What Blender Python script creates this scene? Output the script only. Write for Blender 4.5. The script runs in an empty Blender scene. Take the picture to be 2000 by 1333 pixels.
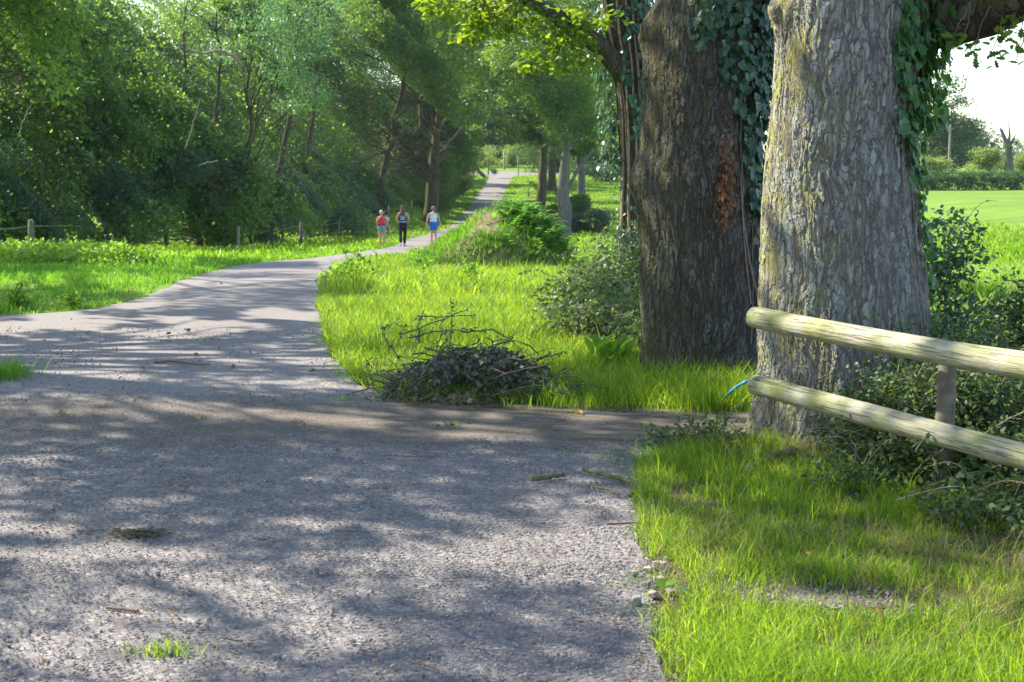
import bpy, math, random
import numpy as np
from mathutils import Vector
SC = bpy.context.scene
COL = SC.collection
rng = np.random.default_rng(7)
random.seed(7)

# ------------------------------------------------------------------ camera, sky, sun, exposure
EYE = 1.5
PITCH = math.atan(346.5 / 2778.0)
cam_d = bpy.data.cameras.new("camera")
cam = bpy.data.objects.new("camera", cam_d)
COL.objects.link(cam)
cam.location = (0, 0, EYE)
cam.rotation_euler = (math.pi / 2 - PITCH, 0, 0)
cam_d.lens = 50.0
cam_d.sensor_width = 36.0
cam_d.clip_end = 3000
cam_d.dof.use_dof = True
cam_d.dof.focus_distance = 8.6
cam_d.dof.aperture_fstop = 8.0
SC.camera = cam

SUN_AZ = math.radians(62)      # to the left of straight ahead
SUN_EL = math.radians(42)
S = np.array([-math.sin(SUN_AZ) * math.cos(SUN_EL), math.cos(SUN_AZ) * math.cos(SUN_EL), math.sin(SUN_EL)])
w = bpy.data.worlds.new("World")
SC.world = w
w.use_nodes = True
nt = w.node_tree
sky = nt.nodes.new("ShaderNodeTexSky")
sky.sky_type = 'NISHITA'
sky.sun_disc = False
sky.sun_elevation = SUN_EL
sky.sun_rotation = -SUN_AZ
sky.air_density = 1.0
sky.dust_density = 0.7
sky.ozone_density = 1.0
bg = nt.nodes["Background"]
bg.inputs[1].default_value = 0.15
nt.links.new(sky.outputs[0], bg.inputs[0])
sd = bpy.data.lights.new("sun", 'SUN')
sd.energy = 5.0
sd.angle = math.radians(0.5)
sd.color = (1.0, 0.93, 0.80)
sun = bpy.data.objects.new("sun", sd)
COL.objects.link(sun)
sun.rotation_euler = Vector(S).to_track_quat('Z', 'Y').to_euler()
SC.view_settings.view_transform = 'Standard'
SC.view_settings.look = 'None'
SC.view_settings.gamma = 1.0
SC.view_settings.exposure = 1.45
SC.render.engine = 'CYCLES'
SC.cycles.max_bounces = 8
SC.cycles.diffuse_bounces = 4
SC.cycles.glossy_bounces = 2
SC.cycles.transmission_bounces = 5
SC.cycles.volume_bounces = 0
SC.cycles.use_denoising = True
SC.cycles.sample_clamp_indirect = 6.0

# ------------------------------------------------------------------ numpy helpers
F = 2778.0
cP, sP = math.cos(PITCH), math.sin(PITCH)

def _hash(ix, iy, iz, seed):
    h = (ix.astype(np.int64) * 374761393 + iy.astype(np.int64) * 668265263 + iz.astype(np.int64) * 2147483647 + seed * 1274126177) & 0xffffffff
    h = ((h ^ (h >> 13)) * 1103515245) & 0xffffffff
    h = ((h ^ (h >> 16)) * 2654435761) & 0xffffffff
    return ((h >> 8) & 0xffff) / 65535.0

def vn(x, y, z=0.0, seed=0):
    """value noise 0..1"""
    x, y, z = np.broadcast_arrays(np.asarray(x, float), np.asarray(y, float), np.asarray(z, float))
    ix, iy, iz = np.floor(x), np.floor(y), np.floor(z)
    fx, fy, fz = x - ix, y - iy, z - iz
    fx, fy, fz = [f * f * (3 - 2 * f) for f in (fx, fy, fz)]
    r = 0
    for dx in (0, 1):
        for dy in (0, 1):
            for dz in (0, 1):
                wt = (fx if dx else 1 - fx) * (fy if dy else 1 - fy) * (fz if dz else 1 - fz)
                r = r + wt * _hash(ix + dx, iy + dy, iz + dz, seed)
    return r

def fbm(x, y, z=0.0, seed=0, oct=3):
    r, a, t = 0, 1.0, 0
    for k in range(oct):
        r = r + a * vn(np.asarray(x) * 2 ** k, np.asarray(y) * 2 ** k, np.asarray(z) * 2 ** k, seed + k * 17)
        t += a
        a *= 0.5
    return r / t

def sstep(a, b, x):
    t = np.clip((np.asarray(x, float) - a) / (b - a), 0, 1)
    return t * t * (3 - 2 * t)

def project(P):
    P = np.asarray(P, float)
    x, y, z = P[..., 0], P[..., 1], P[..., 2] - EYE
    dep = y * cP - z * sP
    up = y * sP + z * cP
    dep = np.maximum(dep, 1e-3)
    return 1000 + F * x / dep, 666.5 - F * up / dep

# ------------------------------------------------------------------ the lie of the land
_Y = np.arange(-60, 900, 0.5)
_zl = np.interp(_Y, [-60, 13, 20, 30, 43, 60, 80, 96, 115, 130, 145, 160, 170, 185, 205, 260, 900],
                [0, 0, -0.15, -0.6, -1.2, -1.98, -2.5, -2.75, -2.3, -1.5, -0.75, 0.0, 0.3, 0.75, 1.3, 2.2, 9.0])
_zr = np.interp(_Y, [-60, 12, 40, 100, 120, 135, 150, 200, 400, 900], [0, 0, -0.5, -0.85, -0.75, 0.2, 0.72, 0.95, 1.8, 4])
_k = np.exp(-np.linspace(-2, 2, 13) ** 2)
_k /= _k.sum()
_zl = np.convolve(np.pad(_zl, 6, mode='edge'), _k, 'valid')
_zr = np.convolve(np.pad(_zr, 6, mode='edge'), _k, 'valid')

def H(x, y):
    x = np.asarray(x, float); y = np.asarray(y, float)
    zl, zr = np.interp(y, _Y, _zl), np.interp(y, _Y, _zr)
    t = sstep(12, 30, x) * sstep(14, 40, y)
    bank = 1.25 * sstep(-4.3, -8.0, x) * sstep(68, 92, y) * (1 - sstep(150, 175, y))
    far = sstep(25, 60, np.abs(x)) * sstep(20, 120, y)
    bump = 0.05 * (fbm(x * 0.35, y * 0.35, 0, 3) - 0.5) * sstep(14, 25, y)
    return zl * (1 - t) + zr * t + bank + bump + far * 0.6 * (fbm(x * .02, y * .02, 0, 9) - .5)

def ray(px, py):
    u, v = (px - 1000) / F, (666.5 - py) / F
    d = np.array([u, cP + v * sP, -sP + v * cP])
    return d

def P(px, py, Y):
    d = ray(px, py)
    t = Y / d[1]
    return np.array([d[0] * t, Y, EYE + d[2] * t])

def G(px, py):
    d = ray(px, py)
    t = 2.0
    while t < 600:
        p = d * t
        if EYE + p[2] <= H(p[0], p[1]):
            break
        t *= 1.01
    lo, hi = t / 1.01, t
    for _ in range(20):
        m = (lo + hi) / 2
        p = d * m
        if EYE + p[2] <= H(p[0], p[1]): hi = m
        else: lo = m
    p = d * hi
    return np.array([p[0], p[1], float(H(p[0], p[1]))])

# lane edges as functions of Y, read off the photograph
_L = [G(a, b) for a, b in [(0, 617), (100, 612), (200, 603), (270, 585), (330, 560), (400, 535), (450, 522), (520, 512), (600, 506), (690, 494), (772, 480)]]
_Lx = [-8.5, -8.5, -7.0] + [p[0] for p in _L] + [-5.2, -4.6, -4.2, -3.6, -2.9, -2.6, -2.6, -9, -9]
_Ly = [-20, 11.5, 13.0] + [p[1] for p in _L] + [72, 84, 96, 118, 142, 160, 164, 168, 176]
_R = [G(a, b) for a, b in [(1320, 1400), (1306, 1333), (1288, 1250), (1258, 1180), (1285, 1110), (1262, 1050), (1250, 960), (1258, 905)]]
_R2 = [G(a, b) for a, b in [(800, 800), (700, 752), (650, 705), (632, 650), (620, 600), (628, 560), (645, 535), (690, 510)]]
_Rx = [1.5, 0.6] + [p[0] for p in _R] + [1.15, 1.15] + [p[0] for p in _R2] + [-2.3, -1.7, -1.3, -1.0, -0.9, -0.6, 0.2, 8, 8]
_Ry = [-20, 0] + [p[1] for p in _R] + [7.6, 8.15] + [p[1] for p in _R2] + [58, 75, 90, 98, 118, 142, 163, 168, 176]
assert all(np.diff(_Ly) > 0), _Ly
assert all(np.diff(_Ry) > 0), _Ry
def XL(y): return np.interp(y, _Ly, _Lx)
def XR(y): return np.interp(y, _Ry, _Rx)
def on_road(x, y, m=0.0):
    return (x > XL(y) - m) & (x < XR(y) + m) & (y < 176)
def path_c(x): return np.interp(x, [-8, -2, 0.8, 1.2, 1.6, 2.4, 6, 12], [8.2, 8.25, 7.98, 7.95, 8.15, 8.8, 9.7, 10.5])
def on_path(x, y, m=0.0):
    hw = np.interp(x, [-8, -1, 0.8, 1.3, 12], [0.9, 0.8, 0.45, 0.36, 0.45])
    return (np.abs(y - path_c(x)) < hw + m)

# ------------------------------------------------------------------ where the sun reaches the ground
def inpoly(px, py, poly):
    px, py = np.asarray(px), np.asarray(py)
    c = np.zeros(px.shape, bool)
    n = len(poly)
    for i in range(n):
        x1, y1 = poly[i]; x2, y2 = poly[(i + 1) % n]
        if y1 == y2: continue
        k = ((y1 > py) != (y2 > py)) & (px < (x2 - x1) * (py - y1) / (y2 - y1) + x1)
        c ^= k
    return c

# gaps in the canopy: patches of ground (outlined where the photo shows them) with the share of sun they get
LITP = [
    ([(-900, 1090), (200, 1075), (700, 1095), (1290, 1040), (1330, 1600), (-900, 1600)], 0.50),
    ([(950, 1030), (1250, 1015), (1270, 1090), (1000, 1100)], 0.62),
    ([(-400, 870), (1250, 880), (1250, 1010), (700, 1080), (-400, 1070)], 0.02),
    ([(-400, 735), (760, 760), (1480, 820), (1480, 890), (-400, 880)], 0.27),
    ([(-300, 620), (300, 600), (640, 600), (660, 730), (-300, 735)], 0.50),
    ([(280, 545), (640, 540), (630, 598), (200, 610)], 0.55),
    ([(390, 505), (660, 495), (630, 540), (300, 545)], 0.42),
    ([(140, 520), (290, 505), (400, 515), (280, 575), (180, 560)], 0.97),
    ([(-60, 545), (120, 540), (150, 560), (-60, 570)], 0.8),
    ([(-200, 500), (230, 480), (140, 530), (-200, 545)], 0.45),
    ([(220, 478), (480, 472), (560, 480), (420, 500), (230, 500)], 0.72),
    ([(420, 480), (760, 455), (700, 492), (450, 512)], 0.5),
    ([(-200, 570), (270, 575), (200, 605), (-200, 615)], 0.15),
    ([(620, 490), (850, 440), (1100, 430), (1260, 500), (1250, 700), (1100, 735), (700, 735), (640, 690), (610, 590)], 0.93),
    ([(700, 735), (1260, 720), (1480, 780), (1480, 830), (800, 800)], 0.22),
    ([(1262, 905), (1700, 900), (2000, 1000), (2000, 1130), (1700, 1180), (1440, 1100), (1290, 1040)], 0.10),
    ([(1255, 1035), (1330, 1050), (1460, 1115), (1700, 1185), (1850, 1170), (2050, 1110), (2200, 1600), (1300, 1600), (1280, 1150)], 0.93),
    ([(955, 345), (1062, 342), (1062, 392), (930, 392)], 0.75),
    ([(1130, 350), (1230, 350), (1230, 480), (1080, 480)], 0.55),
    ([(1480, 620), (2100, 640), (2100, 1000), (1700, 900), (1480, 880)], 0.62),
]
def lit(x, y, wood=0.0):
    """1 where the canopy must leave a gap"""
    z = H(x, y)
    px, py = project(np.stack([x, y, z], -1))
    frac = np.full(np.shape(x), 0.42)
    frac = np.where(y > 62, 0.22, frac)
    frac = np.where(x > np.maximum(4.5, .27 * y), 1.0, frac)
    frac = np.where(x < np.interp(y, [0, 43, 50, 54, 60, 69, 78, 90, 170], [-20, -15.2, -12.6, -11, -9.5, -8.9, -8.4, -7.2, -6]), wood, frac)
    frac = np.where((x > 1.5) & (x < 5) & (y > 8.1) & (y < 10.2), 0.12, frac)
    frac = np.where((x > .8) & (x < 5.5) & (y > 13) & (y < 19), 0.95, frac)
    frac = np.where((x > 1.9) & (x < 6) & (y > 5.9) & (y < 7.8), 0.75, frac)
    for poly, f in LITP:
        m = inpoly(px, py, poly) & (y > 0.5)
        frac = np.where(m, f, frac)
    # noise stretched along the sun's bearing
    a = x * math.sin(SUN_AZ) - y * math.cos(SUN_AZ)
    b = x * math.cos(SUN_AZ) + y * math.sin(SUN_AZ)
    near = 1 - sstep(10, 30, y)
    s = 1.5 * near + 0.45 * (1 - near)
    s = np.where((y > 38) & (x < -5), 1.5, s)
    s = np.where((y > 8.5) & (y < 16) & (x < 0), s * 1.5, s)
    n = 0.72 * vn(a * s * 0.6, b * s * 1.3, 0, 31) + 0.28 * vn(a * s * 1.9, b * s * 3.6, 0, 32)
    n = np.clip((n - 0.5) * 1.45 + 0.5, 0, 1)
    return n < frac

def sunkeep(p, wood=0.0):
    """True for leaves that may stay: their shadow does not fall into a gap"""
    p = np.asarray(p)
    t = (p[:, 2] - H(p[:, 0], p[:, 1])) / S[2]
    for _ in range(3):
        q = p - S * t[:, None]
        t = t + (q[:, 2] - H(q[:, 0], q[:, 1])) / S[2]
    q = p - S * t[:, None]
    return ~lit(q[:, 0], q[:, 1], wood)

# ------------------------------------------------------------------ mesh building
class MB:
    def __init__(s): s.v = []; s.f = []; s.n = 0
    def add(s, v, f):
        v = np.asarray(v, float).reshape(-1, 3)
        s.v.append(v)
        f = np.asarray(f, np.int64)
        s.f.append(f + s.n)
        s.n += len(v)
        return s
    def build(s, name, mat, parent=None, smooth=True, uv=None):
        me = bpy.data.meshes.new(name)
        if s.v:
            v = np.concatenate(s.v)
            me.vertices.add(len(v))
            me.vertices.foreach_set("co", v.astype(np.float32).ravel())
            nl = sum(f.size for f in s.f)
            li = np.concatenate([f.ravel() for f in s.f]).astype(np.int32)
            sizes = np.concatenate([np.full(len(f), f.shape[1], np.int32) for f in s.f])
            me.loops.add(nl)
            me.loops.foreach_set("vertex_index", li)
            me.polygons.add(len(sizes))
            st = np.concatenate([[0], np.cumsum(sizes)[:-1]]).astype(np.int32)
            me.polygons.foreach_set("loop_start", st)
            me.polygons.foreach_set("use_smooth", np.full(len(sizes), smooth))
            me.update(calc_edges=True)
        o = bpy.data.objects.new(name, me)
        COL.objects.link(o)
        if mat: me.materials.append(mat)
        if parent is not None:
            o.parent = parent
            me.transform(__import__('mathutils').Matrix.Translation(-Vector(parent.location)))
        return o

def tag(o, label=None, cat=None, group=None, kind=None):
    if label: o["label"] = label
    if cat: o["category"] = cat
    if group: o["group"] = group
    if kind: o["kind"] = kind
    return o

def thing(name, loc, label, cat, group=None):
    o = bpy.data.objects.new(name, None)
    COL.objects.link(o)
    o.location = loc
    o.empty_display_size = 0.3
    return tag(o, label, cat, group)

def nrm(v):
    v = np.asarray(v, float)
    return v / np.maximum(np.linalg.norm(v, axis=-1, keepdims=True), 1e-9)

def tube(mb, pts, rad, seg=8, caps=True, lump=0.0, seed=0):
    pts = np.asarray(pts, float); n = len(pts)
    rad = np.broadcast_to(np.asarray(rad, float), (n,))
    tan = nrm(np.gradient(pts, axis=0))
    ref = np.array([0, 0, 1.0]) if abs(tan[0, 2]) < 0.8 else np.array([0, 1.0, 0])
    u = nrm(np.cross(ref, tan[0]))
    vs = []
    a = np.linspace(0, 2 * np.pi, seg, endpoint=False)
    for i in range(n):
        u = nrm(u - tan[i] * np.dot(u, tan[i]))
        b = np.cross(tan[i], u)
        ring = pts[i] + rad[i] * (np.cos(a)[:, None] * u + np.sin(a)[:, None] * b)
        if lump:
            k = 1 + lump * (2 * fbm(ring[:, 0] * 3 / max(rad[0] * 6, .1), ring[:, 1] * 3 / max(rad[0] * 6, .1), ring[:, 2] * 1.5 / max(rad[0] * 6, .1), seed) - 1)
            ring = pts[i] + (ring - pts[i]) * k[:, None]
        vs.append(ring)
    v = np.concatenate(vs)
    i, j = np.meshgrid(np.arange(n - 1), np.arange(seg), indexing='ij')
    j2 = (j + 1) % seg
    f = np.stack([i * seg + j, i * seg + j2, (i + 1) * seg + j2, (i + 1) * seg + j], -1).reshape(-1, 4)
    mb.add(v, f)
    if caps:
        for k, flip in ((0, True), (n - 1, False)):
            c = len(v)
            ring = v[k * seg:(k + 1) * seg]
            cap = np.vstack([ring, pts[k] + (tan[k] * rad[k] * (0.25 if k else -0.25))])
            ff = np.array([[q, (q + 1) % seg, seg] for q in range(seg)])
            if flip: ff = ff[:, ::-1]
            mb.add(cap, ff)

def curve(a, b, n=8, sag=0.0, wob=0.0, up=None, r=None):
    r = r or rng
    a, b = np.asarray(a, float), np.asarray(b, float)
    t = np.linspace(0, 1, n)[:, None]
    p = a + (b - a) * t
    p[:, 2] += sag * np.sin(np.pi * t[:, 0])
    if wob:
        d = np.cumsum(r.normal(0, wob, (n, 3)), 0)
        d = d - d[:1] - (d[-1:] - d[:1]) * t
        p += d
    return p

# leaf shapes: x along the leaf, y across, z up
def fan(outline, zc=0.0):
    o = np.array(outline, float)
    v = np.vstack([[o[:, 0].mean(), 0, zc], np.column_stack([o, np.abs(o[:, 1]) * 0.18])])
    n = len(o)
    f = np.array([[0, 1 + i, 1 + (i + 1) % n] for i in range(n)])
    return v, f
DIAM = (np.array([(0, 0, 0), (.45, .30, .07), (1, 0, -.06), (.45, -.30, .07)], float), np.array([(0, 1, 2), (0, 2, 3)]))
OVAL = (np.array([(0, 0, 0), (.3, .27, .05), (.7, .22, .03), (1, 0, -.08), (.7, -.22, .03), (.3, -.27, .05)], float), np.array([(0, 1, 5), (1, 2, 4), (1, 4, 5), (2, 3, 4)]))
IVY = fan([(0, 0), (-.12, .28), (.1, .33), (.12, .56), (.38, .36), (.62, .42), (.66, .2), (1, 0), (.66, -.2), (.62, -.42), (.38, -.36), (.12, -.56), (.1, -.33), (-.12, -.28)], -0.02)
OAK = fan([(0, 0), (.15, .1), (.25, .24), (.36, .14), (.5, .33), (.6, .18), (.78, .3), (.84, .12), (1, 0), (.84, -.12), (.78, -.3), (.6, -.18), (.5, -.33), (.36, -.14), (.25, -.24), (.15, -.1)], -0.02)
LANCE = (np.array([(0, 0, 0), (.35, .10, .04), (.75, .07, .0), (1, 0, -.1), (.75, -.07, .0), (.35, -.10, .04)], float), np.array([(0, 1, 5), (1, 2, 4), (1, 4, 5), (2, 3, 4)]))
PEBT = None
def leaves(mb, tpl, pos, ax, nm, sc):
    V, Fc = tpl
    ax = nrm(ax)
    nm = nrm(nm - ax * (nm * ax).sum(-1, keepdims=True))
    sd_ = np.cross(nm, ax)
    sc = np.broadcast_to(sc, (len(pos),))
    v = pos[:, None, :] + sc[:, None, None] * (V[None, :, 0:1] * ax[:, None, :] + V[None, :, 1:2] * sd_[:, None, :] + V[None, :, 2:3] * nm[:, None, :])
    f = (np.arange(len(pos)) * len(V))[:, None, None] + Fc[None]
    mb.add(v.reshape(-1, 3), f.reshape(-1, Fc.shape[1]))

def sprays(c, r, ns, per, spread, rg, shell=0.45, flat=0.5):
    """positions, axes and normals of leaves gathered in sprays inside an ellipsoid"""
    c = np.asarray(c, float); r = np.asarray(r, float)
    d = nrm(rg.normal(size=(ns, 3)))
    rad = shell + (1 - shell) * rg.random(ns) ** 0.6
    rad *= 0.8 + 0.4 * fbm(d[:, 0] * 2.5 + c[0], d[:, 1] * 2.5 + c[1], d[:, 2] * 2.5 + c[2], 5)
    sc = c + r * d * rad[:, None]
    out = nrm(d * np.array([1, 1, 0.4]) + rg.normal(0, .35, (ns, 3)))
    n = ns * per
    k = np.repeat(np.arange(ns), per)
    off = rg.normal(size=(n, 3)) * spread * np.array([1, 1, flat])
    pos = sc[k] + off
    ax = nrm(out[k] + rg.normal(0, .7, (n, 3)) + nrm(off) * 0.6 + np.array([0, 0, -.25]))
    nm = nrm(np.array([0, 0, 1.0]) + rg.normal(0, .55, (n, 3)))
    return pos, ax, nm

def cloud(name, clumps, tpl, size, per, spread, mat, parent, seed, carve=True, shell=0.45, maxn=None):
    rg = np.random.default_rng(seed)
    mb = MB()
    for (c, r, ns) in clumps:
        p, a, n_ = sprays(c, r, ns, per, spread, rg, shell)
        if carve:
            k = sunkeep(p, 0.0 if carve is True else carve)
            p, a, n_ = p[k], a[k], n_[k]
        k = p[:, 2] > H(p[:, 0], p[:, 1]) + 0.02
        p, a, n_ = p[k], a[k], n_[k]
        if len(p):
            leaves(mb, tpl, p, a, n_, size * rg.uniform(.65, 1.3, len(p)))
    return mb.build(name, mat, parent, smooth=False)

# ------------------------------------------------------------------ materials
def mat(name):
    m = bpy.data.materials.new(name)
    m.use_nodes = True
    m.node_tree.nodes.clear()
    return m, m.node_tree
def N(t, typ, **kw):
    n = t.nodes.new(typ)
    for k, v in kw.items():
        if k.startswith('i_'):
            n.inputs[int(k[2:])].default_value = v
        else: setattr(n, k, v)
    return n
def ramp(t, src, stops):
    r = t.nodes.new("ShaderNodeValToRGB")
    e = r.color_ramp.elements
    e[0].position, e[0].color = stops[0][0], (*stops[0][1], 1)
    e[1].position, e[1].color = stops[-1][0], (*stops[-1][1], 1)
    for p_, c in stops[1:-1]:
        k = e.new(p_); k.color = (*c, 1)
    t.links.new(src, r.inputs[0])
    return r.outputs[0]
def mixc(t, fac, a, b, mode='MIX'):
    m = t.nodes.new("ShaderNodeMix"); m.data_type = 'RGBA'; m.blend_type = mode
    if isinstance(fac, (int, float)): m.inputs[0].default_value = fac
    else: t.links.new(fac, m.inputs[0])
    for k, s_ in ((6, a), (7, b)):
        if isinstance(s_, tuple): m.inputs[k].default_value = (*s_, 1)
        else: t.links.new(s_, m.inputs[k])
    return m.outputs[2]
def math_(t, op, a, b=None, clamp=False):
    m = t.nodes.new("ShaderNodeMath"); m.operation = op; m.use_clamp = clamp
    for k, s_ in ((0, a), (1, b)):
        if s_ is None: continue
        if isinstance(s_, (int, float)): m.inputs[k].default_value = s_
        else: t.links.new(s_, m.inputs[k])
    return m.outputs[0]
def coords(t, scale=(1, 1, 1), obj=True):
    c = t.nodes.new("ShaderNodeTexCoord")
    m = t.nodes.new("ShaderNodeMapping")
    m.inputs['Scale'].default_value = scale
    t.links.new(c.outputs['Object'], m.inputs[0])
    return m.outputs[0]
def noise(t, vec, scale, detail=4, rough=.55, dist=0.0):
    n = t.nodes.new("ShaderNodeTexNoise")
    n.inputs['Scale'].default_value = scale; n.inputs['Detail'].default_value = detail
    n.inputs['Roughness'].default_value = rough; n.inputs['Distortion'].default_value = dist
    t.links.new(vec, n.inputs['Vector'])
    return n.outputs[0]
def voro(t, vec, scale, feature='F1', out=0):
    n = t.nodes.new("ShaderNodeTexVoronoi"); n.feature = feature
    n.inputs['Scale'].default_value = scale
    t.links.new(vec, n.inputs['Vector'])
    return n.outputs[out]
def bump(t, h, strength, dist):
    b = t.nodes.new("ShaderNodeBump")
    b.inputs['Strength'].default_value = strength; b.inputs['Distance'].default_value = dist
    t.links.new(h, b.inputs['Height'])
    return b.outputs[0]
def surf(t, col, rough=.8, spec=.3, normal=None):
    b = t.nodes.new("ShaderNodeBsdfPrincipled")
    if isinstance(col, tuple): b.inputs['Base Color'].default_value = (*col, 1)
    else: t.links.new(col, b.inputs['Base Color'])
    if isinstance(rough, (int, float)): b.inputs['Roughness'].default_value = rough
    else: t.links.new(rough, b.inputs['Roughness'])
    b.inputs['Specular IOR Level'].default_value = spec
    if normal is not None: t.links.new(normal, b.inputs['Normal'])
    return b
def out(t, sh, disp=None):
    o = t.nodes.new("ShaderNodeOutputMaterial")
    t.links.new(sh, o.inputs[0])
    if disp is not None: t.links.new(disp, o.inputs[2])

def leafmat(name, stops, trans, tmix=.4, rough=.45, spec=.4, patch=0.6):
    """green that differs from leaf to leaf and from patch to patch; light shines through the leaf"""
    m, t = mat(name)
    g = t.nodes.new("ShaderNodeNewGeometry")
    v = coords(t)
    n = noise(t, v, patch, 3)
    f = math_(t, 'ADD', math_(t, 'MULTIPLY', g.outputs['Random Per Island'], .55), math_(t, 'MULTIPLY', n, .5))
    c = ramp(t, f, stops)
    b = surf(t, c, rough, spec)
    tr = t.nodes.new("ShaderNodeBsdfTranslucent")
    t.links.new(mixc(t, 1.0, c, trans, 'MULTIPLY'), tr.inputs[0])
    mx = t.nodes.new("ShaderNodeMixShader"); mx.inputs[0].default_value = tmix
    t.links.new(b.outputs[0], mx.inputs[1]); t.links.new(tr.outputs[0], mx.inputs[2])
    out(t, mx.outputs[0])
    return m
def plain(name, col, rough=.7, var=.25, scale=8, spec=.3):
    m, t = mat(name)
    v = coords(t)
    n = noise(t, v, scale, 4)
    lo = tuple(c * (1 - var) for c in col); hi = tuple(min(1, c * (1 + var)) for c in col)
    b = surf(t, ramp(t, n, [(.3, lo), (.7, hi)]), rough, spec, bump(t, n, .3, .01))
    out(t, b.outputs[0])
    return m

M = {}
GR = [(.12, (.05, .11, .014)), (.4, (.105, .20, .02)), (.65, (.19, .31, .03)), (.92, (.36, .42, .06))]
M['grass'] = leafmat('grass_blades', GR, (2.2, 2.0, .8), .52, .45, .3, 1.3)
M['grass_green'] = leafmat('fresh_green_grass', [(.12, (.04, .10, .014)), (.45, (.09, .20, .022)), (.7, (.15, .29, .03)), (.95, (.27, .38, .05))], (1.9, 2.0, .8), .48, .45, .3, 1.0)
M['grass_far'] = leafmat('meadow_grass', [(.1, (.07, .15, .012)), (.5, (.13, .25, .02)), (.9, (.22, .33, .03))], (2.0, 1.8, .8), .5, .5, .3, .3)
M['straw'] = leafmat('dry_grass', [(.1, (.16, .11, .05)), (.5, (.3, .24, .12)), (.9, (.42, .36, .2))], (1.2, 1.1, .9), .35, .6, .2, 2)
M['wood_leaf'] = leafmat('woodland_leaves', [(.1, (.03, .075, .032)), (.4, (.06, .13, .045)), (.65, (.10, .18, .045)), (.9, (.20, .26, .05))], (2.7, 2.4, .8), .45, .42, .45, .35)
M['dark_leaf'] = leafmat('holly_and_bramble_leaves', [(.1, (.02, .055, .035)), (.5, (.045, .10, .055)), (.9, (.09, .16, .07))], (2.0, 2.0, 1.0), .33, .35, .6, .5)
M['ash_leaf'] = leafmat('ash_leaves', [(.1, (.05, .12, .06)), (.5, (.09, .19, .09)), (.9, (.14, .25, .10))], (1.9, 2.0, .9), .45, .4, .5, .5)
M['oak_leaf'] = leafmat('oak_leaves', [(.1, (.05, .10, .015)), (.5, (.10, .17, .02)), (.9, (.19, .25, .03))], (2.2, 2.0, .7), .55, .45, .4, 1.5)
M['far_leaf'] = leafmat('distant_leaves', [(.1, (.03, .07, .03)), (.5, (.055, .11, .045)), (.9, (.09, .15, .05))], (2.0, 2.0, 1.0), .35, .6, .3, .1)
M['pale_leaf'] = leafmat('pale_hedge_leaves', [(.1, (.10, .16, .05)), (.5, (.18, .26, .08)), (.9, (.30, .34, .13))], (1.8, 1.7, .9), .5, .6, .3, .3)
M['ivy'] = leafmat('ivy_leaves', [(.1, (.012, .045, .026)), (.5, (.03, .085, .04)), (.85, (.055, .13, .05)), (.98, (.12, .19, .04))], (1.8, 2.0, .9), .25, .32, .6, 3)
M['ivy_light'] = leafmat('ivy_leaves_green', [(.1, (.03, .085, .035)), (.5, (.06, .15, .05)), (.85, (.10, .22, .06)), (.98, (.2, .28, .06))], (1.9, 2.0, .9), .35, .36, .5, 3)
M['bramble'] = leafmat('bramble_leaves', [(.1, (.02, .045, .02)), (.45, (.06, .105, .04)), (.78, (.11, .16, .055)), (.95, (.26, .25, .08))], (2.0, 1.9, .9), .38, .48, .35, 3)
M['fern'] = leafmat('fern_fronds', [(.1, (.05, .13, .02)), (.5, (.09, .22, .03)), (.9, (.16, .32, .05))], (1.9, 1.9, .8), .5, .45, .4, 2)
M['wither'] = leafmat('withered_leaves', [(.1, (.03, .045, .035)), (.5, (.07, .10, .07)), (.9, (.16, .19, .14))], (1.2, 1.3, 1.0), .2, .5, .4, 5)
M['deadleaf'] = leafmat('brown_dead_leaves', [(.1, (.05, .025, .012)), (.45, (.16, .075, .035)), (.7, (.24, .12, .055)), (.95, (.42, .24, .12))], (1.4, 1.1, .8), .3, .6, .3, 6)
M['yleaf'] = leafmat('yellow_fallen_leaf', [(.1, (.35, .26, .04)), (.9, (.5, .38, .08))], (1.2, 1.1, .8), .3, .6, .3, 6)
M['nettle'] = leafmat('nettle_leaves', [(.1, (.07, .16, .02)), (.5, (.14, .27, .03)), (.9, (.24, .38, .05))], (2.0, 1.9, .8), .45, .5, .3, 1)

def ground_mat():
    m, t = mat('meadow_ground')
    v = coords(t)
    n1 = noise(t, v, .12, 5, .6); n2 = noise(t, v, 3.0, 5, .65); n3 = noise(t, coords(t, (.5, 1.6, 1)), .5, 4)
    c = ramp(t, n2, [(.25, (.055, .10, .016)), (.5, (.10, .19, .022)), (.75, (.15, .26, .03))])
    c2 = ramp(t, n3, [(.35, (.07, .13, .018)), (.6, (.17, .27, .032))])
    c = mixc(t, .45, c, c2)
    c = mixc(t, ramp(t, n1, [(.4, (0, 0, 0)), (.7, (.5, .5, .5))]), c, (.20, .27, .045))
    # bare brown earth close to the camera, under the blades
    g = t.nodes.new("ShaderNodeNewGeometry")
    sx = t.nodes.new("ShaderNodeSeparateXYZ"); t.links.new(g.outputs['Position'], sx.inputs[0])
    near = t.nodes.new("ShaderNodeMapRange"); near.inputs[1].default_value = 9; near.inputs[2].default_value = 22; near.inputs[3].default_value = 1; near.inputs[4].default_value = 0
    t.links.new(sx.outputs[1], near.inputs[0])
    soil = ramp(t, noise(t, v, 14, 5), [(.3, (.05, .042, .022)), (.7, (.11, .10, .045))])
    c = mixc(t, near.outputs[0], c, soil)
    b = surf(t, c, .95, .1, bump(t, n2, .5, .08))
    out(t, b.outputs[0])
    return m
M['ground'] = ground_mat()

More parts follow.
